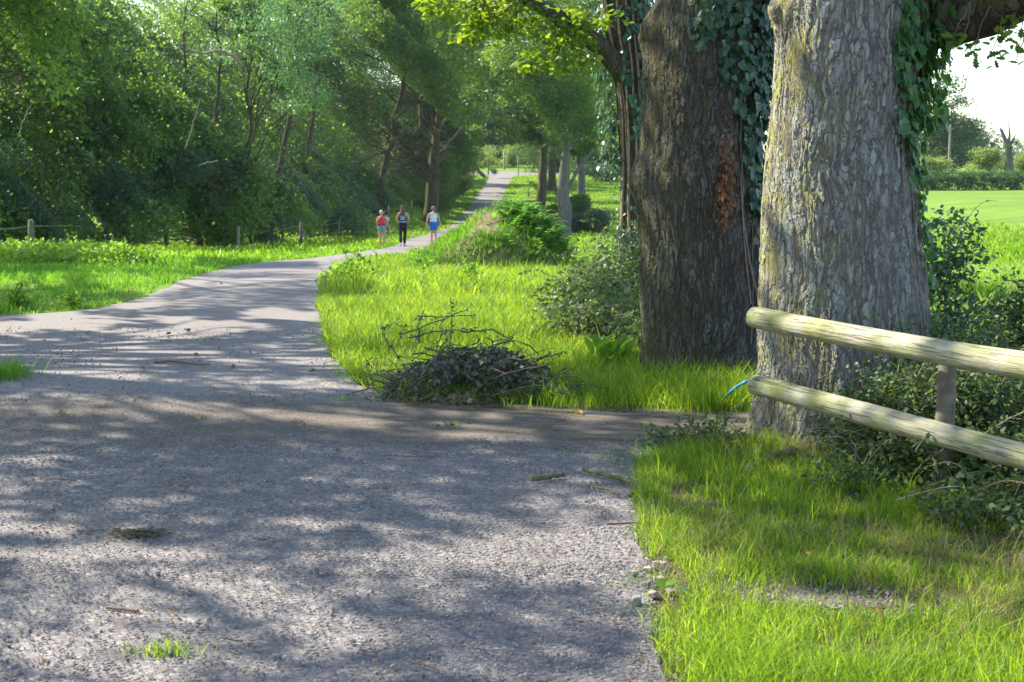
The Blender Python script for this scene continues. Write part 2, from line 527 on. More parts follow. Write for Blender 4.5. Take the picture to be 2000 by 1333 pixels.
def gravel_mat():
    m, t = mat('crushed_gravel')
    v = coords(t)
    vd = t.nodes.new("ShaderNodeVectorMath"); vd.operation = 'ADD'
    nn = t.nodes.new("ShaderNodeTexNoise"); nn.inputs['Scale'].default_value = 30; t.links.new(v, nn.inputs['Vector'])
    sc_ = t.nodes.new("ShaderNodeVectorMath"); sc_.operation = 'SCALE'; sc_.inputs['Scale'].default_value = .02
    t.links.new(nn.outputs['Color'], sc_.inputs[0]); t.links.new(v, vd.inputs[0]); t.links.new(sc_.outputs[0], vd.inputs[1])
    vv = vd.outputs[0]
    v1 = t.nodes.new("ShaderNodeTexVoronoi"); v1.inputs['Scale'].default_value = 62; t.links.new(vv, v1.inputs['Vector'])
    v2 = t.nodes.new("ShaderNodeTexVoronoi"); v2.inputs['Scale'].default_value = 130; t.links.new(vv, v2.inputs['Vector'])
    s1 = t.nodes.new("ShaderNodeSeparateColor"); t.links.new(v1.outputs['Color'], s1.inputs[0])
    c = ramp(t, s1.outputs[0], [(.0, (.12, .11, .112)), (.35, (.18, .163, .164)), (.7, (.225, .203, .198)), (.92, (.30, .265, .245)), (1, (.40, .36, .33))])
    dust = ramp(t, noise(t, v, 1.2, 6, .65), [(.35, (.0, .0, .0)), (.62, (1, 1, 1))])
    g = t.nodes.new("ShaderNodeNewGeometry")
    sx = t.nodes.new("ShaderNodeSeparateXYZ"); t.links.new(g.outputs['Position'], sx.inputs[0])
    far = t.nodes.new("ShaderNodeMapRange"); far.inputs[1].default_value = 8; far.inputs[2].default_value = 14; t.links.new(sx.outputs[1], far.inputs[0])
    fine = ramp(t, noise(t, v, 55, 5, .7), [(.3, (.145, .127, .115)), (.7, (.26, .23, .213))])
    c = mixc(t, math_(t, 'MULTIPLY', dust, .35), c, (.20, .185, .17))
    c = mixc(t, math_(t, 'MULTIPLY', far.outputs[0], .85), c, fine)
    st = noise(t, coords(t, (1.4, .22, 1)), 1.2, 4)
    c = mixc(t, math_(t, 'MULTIPLY', ramp(t, st, [(.45, (0, 0, 0)), (.65, (1, 1, 1))]), .3), c, (.15, .13, .11))
    h = math_(t, 'ADD', math_(t, 'MULTIPLY', math_(t, 'SUBTRACT', 1.0, v1.outputs['Distance']), .7), math_(t, 'MULTIPLY', math_(t, 'SUBTRACT', 1.0, v2.outputs['Distance']), .3))
    h = math_(t, 'ADD', h, math_(t, 'MULTIPLY', noise(t, v, 8, 4), .8))
    b = surf(t, c, .85, .25, bump(t, h, .6, .007))
    out(t, b.outputs[0])
    return m
M['gravel'] = gravel_mat()

def dirt_mat():
    m, t = mat('dusty_trodden_earth')
    v = coords(t)
    c = ramp(t, noise(t, coords(t, (.6, 2.2, 1)), 5, 6, .7), [(.3, (.125, .10, .075)), (.5, (.20, .168, .13)), (.72, (.29, .25, .20))])
    w_ = t.nodes.new("ShaderNodeTexWave"); w_.inputs['Scale'].default_value = 9; w_.inputs['Distortion'].default_value = 3.5; w_.inputs['Detail'].default_value = 3
    w_.inputs['Detail Scale'].default_value = 2; t.links.new(coords(t, (1, .35, 1)), w_.inputs['Vector'])
    tread = math_(t, 'MULTIPLY', w_.outputs['Fac'], ramp(t, noise(t, v, 1.3, 5, .7), [(.56, (0, 0, 0)), (.68, (1, 1, 1))]))
    tread = math_(t, 'MULTIPLY', tread, noise(t, v, 12, 4))
    c = mixc(t, math_(t, 'MULTIPLY', tread, .35), c, (.30, .275, .24))
    grit = ramp(t, noise(t, v, 90, 4, .7), [(.52, (0, 0, 0)), (.7, (1, 1, 1))])
    c = mixc(t, math_(t, 'MULTIPLY', grit, .4), c, (.12, .105, .09))
    h = math_(t, 'ADD', noise(t, v, 40, 5, .7), math_(t, 'MULTIPLY', tread, .5))
    b = surf(t, c, .95, .1, bump(t, h, .8, .015))
    at = t.nodes.new("ShaderNodeAttribute"); at.attribute_name = 'edge'
    k = math_(t, 'ADD', math_(t, 'MULTIPLY', math_(t, 'SUBTRACT', 1.0, at.outputs['Fac']), 1.6), math_(t, 'MULTIPLY', math_(t, 'SUBTRACT', noise(t, coords(t, (.7, 1.6, 1)), 5, 10, .82), .5), 2.6))
    al = ramp(t, k, [(.25, (0, 0, 0)), (1.0, (1, 1, 1))])
    g = t.nodes.new("ShaderNodeNewGeometry"); sx = t.nodes.new("ShaderNodeSeparateXYZ"); t.links.new(g.outputs['Position'], sx.inputs[0])
    mr = t.nodes.new("ShaderNodeMapRange"); mr.inputs[1].default_value = -2.2; mr.inputs[2].default_value = 1.0; mr.inputs[3].default_value = .45; mr.inputs[4].default_value = .95
    t.links.new(sx.outputs[0], mr.inputs[0])
    pat = ramp(t, noise(t, coords(t, (.8, 1.5, 1)), 2.2, 8, .7), [(.35, (.45, .45, .45)), (.6, (1, 1, 1))])
    al = math_(t, 'MULTIPLY', al, math_(t, 'MULTIPLY', mr.outputs[0], pat))
    tr = t.nodes.new("ShaderNodeBsdfTransparent"); mx = t.nodes.new("ShaderNodeMixShader")
    t.links.new(al, mx.inputs[0]); t.links.new(tr.outputs[0], mx.inputs[1]); t.links.new(b.outputs[0], mx.inputs[2])
    out(t, mx.outputs[0])
    return m
M['dirt'] = dirt_mat()

def bark_mat(name, base, dark, lichen, moss, mossamt=.5, vs=.36, scale=34, lich=.5, depth=.022, disp=True, mossx=True):
    m, t = mat(name)
    v = coords(t, (1, 1, vs))
    nz = t.nodes.new("ShaderNodeTexNoise"); nz.inputs['Scale'].default_value = 7; nz.inputs['Detail'].default_value = 4; t.links.new(v, nz.inputs['Vector'])
    sc_ = t.nodes.new("ShaderNodeVectorMath"); sc_.operation = 'SCALE'; sc_.inputs['Scale'].default_value = .16
    ad = t.nodes.new("ShaderNodeVectorMath"); ad.operation = 'ADD'
    t.links.new(nz.outputs['Color'], sc_.inputs[0]); t.links.new(v, ad.inputs[0]); t.links.new(sc_.outputs[0], ad.inputs[1])
    e = voro(t, ad.outputs[0], scale, 'DISTANCE_TO_EDGE')
    e2 = voro(t, ad.outputs[0], scale * 2.6, 'DISTANCE_TO_EDGE')
    # long wandering furrows, crossed by short cracks
    vs2 = t.nodes.new("ShaderNodeMapping"); vs2.inputs['Scale'].default_value = (1, 1, .45); t.links.new(ad.outputs[0], vs2.inputs[0])
    fr_ = noise(t, vs2.outputs[0], scale * .62, 3, .5, .4)
    fur = math_(t, 'ABSOLUTE', math_(t, 'SUBTRACT', fr_, .5))
    furrow = ramp(t, fur, [(.0, (0, 0, 0)), (.045, (.35, .35, .35)), (.13, (1, 1, 1))])
    cracks = ramp(t, e, [(.0, (.1, .1, .1)), (.05, (.75, .75, .75)), (.12, (1, 1, 1))])
    ridge = math_(t, 'MULTIPLY', furrow, cracks)
    r2 = ramp(t, e2, [(.0, (0, 0, 0)), (.16, (1, 1, 1))])
    v0 = coords(t)
    n1 = noise(t, v0, 2.2, 5, .6)
    n2 = noise(t, v0, 26, 6, .7)
    n3 = noise(t, v0, 6.5, 5, .65)
    c = mixc(t, ridge, dark, base)
    c = mixc(t, math_(t, 'MULTIPLY', n2, .5), c, tuple(x * 1.5 for x in base))
    # pale crusts of lichen on the ridges
    lm = math_(t, 'MULTIPLY', ramp(t, n1, [(.5 - lich * .25, (0, 0, 0)), (.66, (1, 1, 1))]), ridge)
    lm = math_(t, 'MULTIPLY', lm, ramp(t, n2, [(.3, (.25, .25, .25)), (.6, (1, 1, 1))]))
    c = mixc(t, math_(t, 'MULTIPLY', lm, lich), c, lichen)
    spots = ramp(t, voro(t, v0, 7.0), [(.10, (1, 1, 1)), (.17, (0, 0, 0))])
    spots = math_(t, 'MULTIPLY', spots, ramp(t, n3, [(.55, (0, 0, 0)), (.62, (1, 1, 1))]))
    c = mixc(t, math_(t, 'MULTIPLY', spots, min(1, lich * 1.3)), c, tuple(min(.8, x * 1.35) for x in lichen))
    # moss grows thickest on the side away from the field
    if mossamt > 0:
        g = t.nodes.new("ShaderNodeNewGeometry")
        tc = t.nodes.new("ShaderNodeTexCoord")
        sx = t.nodes.new("ShaderNodeSeparateXYZ"); t.links.new(tc.outputs['Normal'], sx.inputs[0])
        side = math_(t, 'MULTIPLY', sx.outputs[0], -1.0)
        k = math_(t, 'ADD', side, math_(t, 'MULTIPLY', math_(t, 'SUBTRACT', n3, .5), 1.1))
        mm = t.nodes.new("ShaderNodeMapRange"); mm.inputs[1].default_value = 1.0 - mossamt; mm.inputs[2].default_value = 1.3 - mossamt; mm.interpolation_type = 'SMOOTHSTEP'
        t.links.new(k, mm.inputs[0])
        mc = mixc(t, n2, tuple(x * .6 for x in moss), tuple(x * 1.3 for x in moss))
        mf = math_(t, 'MULTIPLY', mm.outputs[0], math_(t, 'ADD', math_(t, 'MULTIPLY', r2, .35), .6))
        c = mixc(t, mf, c, mc)
    hgt = math_(t, 'ADD', math_(t, 'MULTIPLY', ridge, .7), math_(t, 'MULTIPLY', r2, .10))
    hgt = math_(t, 'ADD', hgt, math_(t, 'MULTIPLY', n2, .35))
    if disp:
        b = surf(t, c, .9, .15)
        d = t.nodes.new("ShaderNodeDisplacement"); d.inputs['Midlevel'].default_value = .8; d.inputs['Scale'].default_value = depth
        t.links.new(hgt, d.inputs['Height'])
        out(t, b.outputs[0], d.outputs[0])
        m.displacement_method = 'BOTH'
    else:
        b = surf(t, c, .9, .15, bump(t, hgt, 1.0, depth))
        out(t, b.outputs[0])
    return m
M['bark_pale'] = bark_mat('pale_oak_bark', (.20, .175, .155), (.05, .04, .032), (.34, .385, .375), (.30, .29, .045), .24, lich=.95, depth=.016)
M['bark_mossy'] = bark_mat('mossy_oak_bark', (.085, .075, .068), (.022, .018, .015), (.26, .30, .30), (.07, .066, .022), .62, lich=.7, depth=.017)
M['bark_dark'] = bark_mat('dark_bark', (.10, .085, .06), (.02, .017, .012), (.16, .17, .13), (.08, .09, .02), .5, lich=.3, disp=False, depth=.03, scale=14)
M['bark_grey'] = bark_mat('grey_bark', (.17, .16, .145), (.06, .055, .05), (.26, .28, .27), (.2, .18, .09), .2, lich=.4, disp=False, depth=.03, scale=10)
M['bark_twig'] = plain('twig_bark', (.12, .095, .07), .9, .4, 30)
M['twig_green'] = plain('mossy_stick_bark', (.11, .12, .05), .9, .5, 40)
M['twig_pale'] = plain('dead_stem', (.26, .20, .15), .9, .35, 30)
M['twig_brown'] = plain('brown_twig', (.17, .11, .08), .9, .4, 40)

def rail_mat():
    m, t = mat('weathered_round_rail')
    v = coords(t)
    # object space: the rail runs along its own x
    g = noise(t, coords(t, (1.2, 14, 14)), 6, 6, .65)
    blot = noise(t, v, 5.5, 4, .6)
    c = ramp(t, g, [(.3, (.26, .24, .17)), (.55, (.40, .375, .285)), (.75, (.52, .49, .40))])
    c = mixc(t, ramp(t, blot, [(.42, (0, 0, 0)), (.62, (.8, .8, .8))]), c, (.25, .27, .09))
    c = mixc(t, ramp(t, noise(t, v, 17, 4), [(.62, (0, 0, 0)), (.75, (.7, .7, .7))]), c, (.15, .13, .08))
    cr = ramp(t, noise(t, coords(t, (1, 30, 30)), 4, 3, .5), [(.58, (0, 0, 0)), (.63, (1, 1, 1))])
    c = mixc(t, math_(t, 'MULTIPLY', cr, .6), c, (.1, .08, .05))
    b = surf(t, c, .85, .2, bump(t, math_(t, 'SUBTRACT', g, math_(t, 'MULTIPLY', cr, .9)), .8, .008))
    out(t, b.outputs[0])
    return m
M['rail'] = rail_mat()
M['post'] = plain('weathered_post_wood', (.14, .12, .085), .9, .4, 14)
M['stake'] = plain('pale_stake_wood', (.26, .23, .17), .9, .3, 12)
M['wire'] = plain('galvanised_wire', (.25, .27, .27), .5, .1, 9)
M['stone'] = plain('grey_stone', (.22, .21, .215), .8, .35, 22)
M['stone_pink'] = plain('pinkish_stone', (.34, .25, .22), .8, .3, 22)
M['hose'] = plain('blue_water_pipe', (.02, .25, .52), .45, .15, 10, .5)
M['earth'] = plain('crumbly_earth', (.16, .12, .075), .95, .5, 9)
M['litter'] = plain('plant_litter', (.12, .10, .06), .95, .5, 60)

# ------------------------------------------------------------------ ground sheets
def grid_sheet(xs, ys, dz=0.0):
    X, Y_ = np.meshgrid(xs, ys)
    Z = H(X, Y_) + dz
    nx = len(xs)
    i, j = np.meshgrid(np.arange(len(ys) - 1), np.arange(nx - 1), indexing='ij')
    f = np.stack([i * nx + j, i * nx + j + 1, (i + 1) * nx + j + 1, (i + 1) * nx + j], -1).reshape(-1, 4)
    return np.stack([X, Y_, Z], -1).reshape(-1, 3), f
xs = np.concatenate([np.linspace(-900, -60, 15)[:-1], np.linspace(-60, -16, 23)[:-1], np.linspace(-16, 20, 145), np.linspace(20, 80, 31)[1:], np.linspace(80, 1200, 15)[1:]])
ys = np.concatenate([np.linspace(-60, 0, 13)[:-1], np.linspace(0, 60, 181)[:-1], np.linspace(60, 240, 181)[:-1], np.linspace(240, 900, 34), np.array([1300, 1800.])])
mb = MB(); mb.add(*grid_sheet(xs, ys))
tag(mb.build('ground', M['ground']), kind='structure')

# gravel lane: a strip between its two worn edges
yy = np.concatenate([np.linspace(-18, 3, 20)[:-1], np.linspace(3, 30, 271)[:-1], np.linspace(30, 176, 240)])
nx = 40
fr = np.linspace(0, 1, nx)
wl = 0.10 * (vn(yy * 3, 0, 0, 41) - .5) + 0.05 * (vn(yy * 11, 0, 0, 42) - .5)
wr = 0.10 * (vn(yy * 3, 0, 0, 43) - .5) + 0.05 * (vn(yy * 11, 0, 0, 44) - .5)
X = (XL(yy) + wl)[:, None] * (1 - fr) + (XR(yy) + wr)[:, None] * fr
Yg = np.repeat(yy[:, None], nx, 1)
Z = H(X, Yg) + 0.006 + 0.010 * np.sin(np.pi * fr)[None] + 0.008 * (fbm(X * 2, Yg * 2, 0, 11) - .5) * (fr > 0) * (fr < 1)
i, j = np.meshgrid(np.arange(len(yy) - 1), np.arange(nx - 1), indexing='ij')
f = np.stack([i * nx + j, i * nx + j + 1, (i + 1) * nx + j + 1, (i + 1) * nx + j], -1).reshape(-1, 4)
mb = MB(); mb.add(np.stack([X, Yg, Z], -1).reshape(-1, 3), f)
tag(mb.build('road', M['gravel']), kind='structure')

# trodden earth track crossing the lane
xp = np.linspace(-9, 12, 260); nv = 14
hw = np.interp(xp, [-9, -1, 0.8, 1.6, 12], [1.25, 1.15, 0.80, 0.55, 0.6])
tt = np.linspace(-1, 1, nv)
rag = 1 + .22 * (vn(xp * 2.5, 0, 0, 51) - .5) + .12 * (vn(xp * 9, 0, 0, 52) - .5)
rag2 = 1 + .22 * (vn(xp * 2.5, 5, 0, 53) - .5) + .12 * (vn(xp * 9, 5, 0, 54) - .5)
Yp = path_c(xp)[:, None] + hw[:, None] * np.where(tt < 0, rag[:, None], rag2[:, None]) * tt
Xp = np.repeat(xp[:, None], nv, 1)
Zp = H(Xp, Yp) + 0.020 + 0.006 * (1 - tt ** 2)[None]
i, j = np.meshgrid(np.arange(len(xp) - 1), np.arange(nv - 1), indexing='ij')
f = np.stack([i * nv + j, i * nv + j + 1, (i + 1) * nv + j + 1, (i + 1) * nv + j], -1).reshape(-1, 4)[:, ::-1]
mb = MB(); mb.add(np.stack([Xp, Yp, Zp], -1).reshape(-1, 3), f)
o = tag(mb.build('dirt_track', M['dirt']), kind='structure')
at = o.data.attributes.new('edge', 'FLOAT', 'POINT')
at.data.foreach_set('value', np.repeat(np.abs(tt)[None], len(xp), 0).ravel().astype(np.float32))

# loose stones of the gravel
def stones_mesh(pos, size, rg, flat=.6):
    ico = np.array([(0, 0, 1), (.894, 0, .447), (.276, .851, .447), (-.724, .526, .447), (-.724, -.526, .447), (.276, -.851, .447),
                    (.724, .526, -.447), (-.276, .851, -.447), (-.894, 0, -.447), (-.276, -.851, -.447), (.724, -.526, -.447), (0, 0, -1)])
    fc = np.array([(0, 1, 2), (0, 2, 3), (0, 3, 4), (0, 4, 5), (0, 5, 1), (1, 6, 2), (2, 7, 3), (3, 8, 4), (4, 9, 5), (5, 10, 1), (6, 7, 2), (7, 8, 3), (8, 9, 4), (9, 10, 5), (10, 6, 1)])
    n = len(pos)
    a = rg.uniform(0, 2 * np.pi, n)
    st = np.stack([rg.uniform(.8, 1.4, n), rg.uniform(.6, 1.0, n), rg.uniform(.4, .9, n) * flat / .6], -1) * size[:, None]
    v = ico[None] * (1 + rg.normal(0, .16, (n, 12, 1)))
    v = v * st[:, None, :]
    tl = rg.normal(0, .25, (n, 1))
    v[..., 2] += v[..., 0] * tl
    ca, sa = np.cos(a)[:, None], np.sin(a)[:, None]
    vx = v[..., 0] * ca - v[..., 1] * sa
    vy = v[..., 0] * sa + v[..., 1] * ca
    v = np.stack([vx, vy, v[..., 2]], -1) + pos[:, None, :]
    f = (np.arange(n) * 12)[:, None, None] + fc[None]
    return v.reshape(-1, 3), f.reshape(-1, 3)
def peb_mat():
    m, t = mat('loose_stones')
    g = t.nodes.new("ShaderNodeNewGeometry")
    c = ramp(t, g.outputs['Random Per Island'], [(.0, (.12, .112, .117)), (.4, (.18, .167, .172)), (.72, (.225, .208, .207)), (.88, (.29, .25, .23)), (1, (.43, .40, .375))])
    n = noise(t, coords(t), 90, 3)
    b = surf(t, mixc(t, math_(t, 'MULTIPLY', n, .4), c, (.22, .2, .185)), .85, .25, bump(t, n, .4, .004))
    out(t, b.outputs[0]); return m
M['pebble'] = peb_mat()
mb = MB()
for (y0, y1, n, s0, s1) in ((2.6, 5.2, 60000, .0018, .0068), (5.0, 7.6, 50000, .0023, .0070), (7.0, 9.2, 16000, .0025, .0065), (8.8, 13, 12000, .0045, .010)):
    y = rng.uniform(y0, y1, n); x = rng.uniform(-.44 * y - .3, 0.44 * y)
    k = on_road(x, y, .05)
    if y1 < 8: k &= ~on_path(x, y, -.05 + .16 * (vn(x * 4, y * 4, 0, 66) - .5)) | (rng.random(n) < .3)
    elif y1 > 10: k &= rng.random(n) < .25 + .75 * (vn(x * 1.5, y * 2.5, 0, 61) > .6)
    k &= rng.random(n) < .45 + .9 * fbm(x * 1.3, y * 1.3, 0, 62)
    x, y = x[k], y[k]
    s = s0 + (s1 - s0) * rng.random(len(x)) ** 2.5
    big = rng.random(len(x)) < .012
    s = np.where(big, s * 1.7, s)
    mb.add(*stones_mesh(np.stack([x, y, H(x, y) + .018 + s * .25], -1), s, rng))
tag(mb.build('gravel', M['pebble'], smooth=False), 'loose grey crushed stones strewn over the gravel lane', 'gravel', kind='stuff')

# ------------------------------------------------------------------ grass
def blades(mb, x, y, z, length, width, lean, rg, droop=.5):
    n = len(x)
    a = rg.uniform(0, 2 * np.pi, n)
    w_ = rg.uniform(0, 2 * np.pi, n)
    d = np.stack([np.cos(a), np.sin(a), np.zeros(n)], -1)
    s = np.stack([np.cos(w_), np.sin(w_), np.zeros(n)], -1) * (width / 2)[:, None]
    b = np.stack([x, y, z - .01], -1)
    l1 = lean * rg.random(n)
    up = np.array([0, 0, 1.0])
    m_ = b + (up + d * l1[:, None]) / np.sqrt(1 + l1 ** 2)[:, None] * (length * .55)[:, None]
    l2 = l1 + droop * rg.random(n) * 2
    t_ = m_ + (up + d * l2[:, None]) / np.sqrt(1 + l2 ** 2)[:, None] * (length * .5)[:, None]
    v = np.stack([b - s, b + s, m_ + s * .75, m_ - s * .75, t_], 1).reshape(-1, 3)
    o = np.arange(n)[:, None] * 5
    mb.add(v, o + np.array([[0, 1, 2, 3]]))
    mb.f.append(o + np.array([[3, 2, 4]]) + (mb.n - n * 5))

BRX = G(922, 786)
def patch(mb, n, x0, x1, y0, y1, ln, wd, dens=None, lean=.6, droop=.5, seed=0, keep=None, tuft=0.0, m=.0):
    rg = np.random.default_rng(seed)
    if tuft:
        nt_ = n // 9
        cx, cy = rg.uniform(x0, x1, nt_), rg.uniform(y0, y1, nt_)
        k = rg.integers(0, nt_, n)
        x, y = cx[k] + rg.normal(0, tuft, n), cy[k] + rg.normal(0, tuft, n)
    else:
        x, y = rg.uniform(x0, x1, n), rg.uniform(y0, y1, n)
    k = ~on_road(x, y, -m - .05 * rg.random(len(x))) & ~((x < 12) & on_path(x, y, -.04 - .1 * rg.random(len(x))))
    if dens is not None: k &= rg.random(len(x)) < dens(x, y)
    if keep is not None: k &= keep(x, y)
    k &= ~((np.abs(x - BRX[0] + .05) < .5) & (y > BRX[1] - .25) & (y < BRX[1] + .45) & (rg.random(len(x)) < .8))
    px, py = project(np.stack([x, y, H(x, y)], -1))
    k &= (px > -250) & (px < 2300) & (py < 1500)
    x, y = x[k], y[k]
    hs = .35 + 1.3 * np.clip((fbm(x * 1.1, y * 1.1, 0, seed + 71) - .5) * 1.6 + .5, 0, 1)
    L_ = rg.uniform(ln[0], ln[1], len(x)) * hs
    blades(mb, x, y, H(x, y), L_, rg.uniform(wd[0], wd[1], len(x)), lean, rg, droop)

def bare(x, y):
    """bare worn patches in the near verge"""
    b = np.exp(-(((x - 1.07 - .35 * (5.0 - y)) / .42) ** 2 + ((y - 4.78) / .22) ** 2))
    n = fbm(x * 2.6, y * 2.6, 0, 77, 4)
    g = project(np.stack([x, y, 0 * x], -1))
    ft = np.exp(-(((x - 1.5) / .4) ** 2 + ((y - 7.15) / .42) ** 2))
    st = inpoly(g[0], g[1], [(1230, 1095), (1320, 1095), (1345, 1150), (1325, 1200), (1240, 1200)])
    return np.clip(1.1 - 1.35 * b - 1.2 * np.clip(n - .60, 0, 1) / .2, .03, 1) * np.where(st, .12, 1) * (1 - .93 * ft)
mb = MB()
patch(mb, 150000, .45, 3.6, 3.3, 7.6, (.035, .115), (.0025, .005), bare, .9, .8, 1, tuft=.035)
patch(mb, 3500, .45, 3.6, 3.3, 7.6, (.10, .2), (.003, .005), bare, .5, .6, 2, tuft=.03)
tag(mb.build('grass', M['grass'], smooth=False), 'bright short grass on the verge beneath the round rail fence', 'grass', kind='stuff')
mb = MB()
patch(mb, 26000, .45, 3.6, 3.3, 8.0, (.04, .13), (.0015, .0035), lambda x, y: .12 + .88 * (fbm(x * 1.5, y * 1.5, 0, 78) > .52), 2.2, .6, 3, tuft=.04)
tag(mb.build('dry_grass', M['straw'], smooth=False), 'dry straw coloured stalks among the grass beneath the fence', 'grass', kind='stuff')

g = G(1575, 1168); ang = np.linspace(0, 2 * np.pi, 60, endpoint=False)
rr_ = 1 + .35 * (vn(np.cos(ang) * 2 + 5, np.sin(ang) * 2, 0, 93) - .5)
bx, by = g[0] + .34 * rr_ * np.cos(ang) * 1.25, g[1] + .16 * rr_ * np.sin(ang) - .12 * np.cos(ang)
mb = MB(); mb.add(np.vstack([np.stack([bx, by, H(bx, by) + .005], -1), [[g[0], g[1], .008]]]), np.array([[q, (q + 1) % 60, 60] for q in range(60)]))
o = tag(mb.build('bare_ground', M['dirt']), kind='structure')
at = o.data.attributes.new('edge', 'FLOAT', 'POINT'); at.data.foreach_set('value', np.append(np.ones(60), 0).astype(np.float32))
rg = np.random.default_rng(15); n = 900
mb = MB(); x, y = g[0] + rg.normal(0, .24, n), g[1] + rg.normal(0, .10, n); y -= (x - g[0]) * .35
mb.add(*stones_mesh(np.stack([x, y, H(x, y) + .006], -1), .003 + .008 * rg.random(n) ** 3, rg))
tag(mb.build('grit', M['pebble'], smooth=False), 'pale grit on the bare patch in the sunny verge', 'grit', kind='stuff')
mb = MB(); n = 1500
x, y = rg.uniform(-3, 4, n), rg.uniform(9.2, 24, n); k = (x > XR(y)) & (rg.random(n) < fbm(x * .8, y * .8, 0, 94)); x, y = x[k], y[k]
blades(mb, x, y, H(x, y), rg.uniform(.25, .42, len(x)), rg.uniform(.003, .006, len(x)), .5, rg, .5)
q = np.stack([x, y, H(x, y) + .2], -1)
tag(mb.build('seeding_grass', M['straw'], smooth=False), 'thin pale seeding grass stalks standing in the long grass', 'grass', kind='stuff')
isl = lambda x, y: (x > XR(y)) & (x < 4.6)
mb = MB()
patch(mb, 150000, -3.3, 4.6, 8.6, 17, (.06, .18), (.004, .008), None, 1.1, 1.0, 4, keep=isl, tuft=.06)
patch(mb, 90000, -5, 6, 17, 32, (.09, .22), (.008, .016), None, 1.0, .9, 5, keep=lambda x, y: (x > XR(y)) & (x < 7), tuft=.1)
tag(mb.build('island_grass', M['grass'], smooth=False), 'long sunlit yellow green grass between the lane and the oaks', 'grass', kind='stuff')
mb = MB()
lv = lambda x, y: x < XL(y)
patch(mb, 60000, -13, -1.5, 11, 26, (.05, .11), (.009, .016), None, .8, .6, 6, keep=lv, tuft=.08)
patch(mb, 90000, -22, -3, 26, 64, (.06, .13), (.018, .03), None, .7, .6, 7, keep=lv, tuft=.12)
patch(mb, 1800, -3.75, -3.1, 8.9, 10.2, (.08, .2), (.004, .008), None, .8, .6, 8, keep=lambda x, y: True, tuft=.04)
# the little grass clump that reaches in from beside the lane
rg_ = np.random.default_rng(12)
q = G(-8, 742)
xx, yy2 = q[0] + rg_.normal(0, .10, 900), q[1] + rg_.normal(0, .16, 900)
blades(mb, xx, yy2, H(xx, yy2), rg_.uniform(.08, .18, 900), rg_.uniform(.004, .008, 900), .7, rg_)
tag(mb.build('verge_grass', M['grass_green'], smooth=False), 'green grass verge along the wire fence left of the lane', 'grass', kind='stuff')
mb = MB()
patch(mb, 110000, -14, 22, 32, 170, (.10, .2), (.04, .09), None, .7, .5, 9, keep=lambda x, y: (x > XR(y)) | (x < XL(y)))
patch(mb, 70000, 3.4, 30, 10, 60, (.06, .13), (.012, .03), None, .9, .6, 10, keep=lambda x, y: x > 3.4 + y * .05)
tag(mb.build('meadow_grass', M['grass_far'], smooth=False), 'sunny pasture grass behind the oaks and along the far lane', 'grass', kind='stuff')

# ------------------------------------------------------------------ the three near oaks
def bole(name, rows, Yc, top, mat, parent, z0=-.12, seed=1, nth=460, dz=.0065, root=.32, zfine=3.1, knobs=(), oval=1.0, lobes=.045):
    """a trunk whose two edges follow the photographed ones; returns (object, surface function)"""
    zs, cxs, rs = [], [], []
    for py, l, r in rows:
        a, b = P(l, py, Yc), P(r, py, Yc)
        zs.append(a[2]); cxs.append((a[0] + b[0]) / 2); rs.append((b[0] - a[0]) / 2)
    zs, cxs, rs = np.array(zs)[::-1], np.array(cxs)[::-1], np.array(rs)[::-1]
    zg = np.concatenate([np.arange(z0, zfine, dz), np.arange(zfine, top, .05)])
    th = np.linspace(0, 2 * np.pi, nth, endpoint=False)
    def sf(t, z):
        t, z = np.broadcast_arrays(np.asarray(t, float), np.asarray(z, float))
        R = np.interp(z, np.append(zs, top), np.append(rs, rs[-1] * .9))
        cx = np.interp(z, zs, cxs)
        q = fbm(np.sin(t) * 1.3 + 3, np.cos(t) * 1.3, z * .8, seed, 3) - .5
        q2 = fbm(np.sin(t) * 4 + 3, np.cos(t) * 4, z * .9, seed + 5, 2) - .5
        fl = root * np.exp(-np.maximum(z + .05, 0) / .22)
        rt = (np.maximum(0, np.sin(t * 5 + seed)) ** 1.5 * .9 + np.maximum(0, np.sin(t * 3 + 1.7 * seed)) * .5) * fl
        rr = R * (1 + 2 * lobes * q + lobes * .9 * q2 + rt + fl * .15)
        p = np.stack([cx + rr * np.sin(t), Yc - rr * oval * np.cos(t), z], -1)
        for (kp, kr, kh) in knobs:
            d = np.linalg.norm(p - np.asarray(kp), axis=-1)
            o = np.stack([np.sin(t), -np.cos(t), np.zeros_like(t)], -1)
            p = p + o * (kh * np.exp(-(d / kr) ** 2) * (1 + .5 * (vn(p[..., 0] * 25, p[..., 1] * 25, p[..., 2] * 25, 3) - .5)))[..., None]
        return p
    T, Z_ = np.meshgrid(th, zg)
    v = sf(T, Z_)
    n = nth
    i, j = np.meshgrid(np.arange(len(zg) - 1), np.arange(n), indexing='ij')
    j2 = (j + 1) % n
    f = np.stack([i * n + j, i * n + j2, (i + 1) * n + j2, (i + 1) * n + j], -1).reshape(-1, 4)
    mb = MB(); mb.add(v.reshape(-1, 3), f)
    return mb.build(name, mat, parent), sf

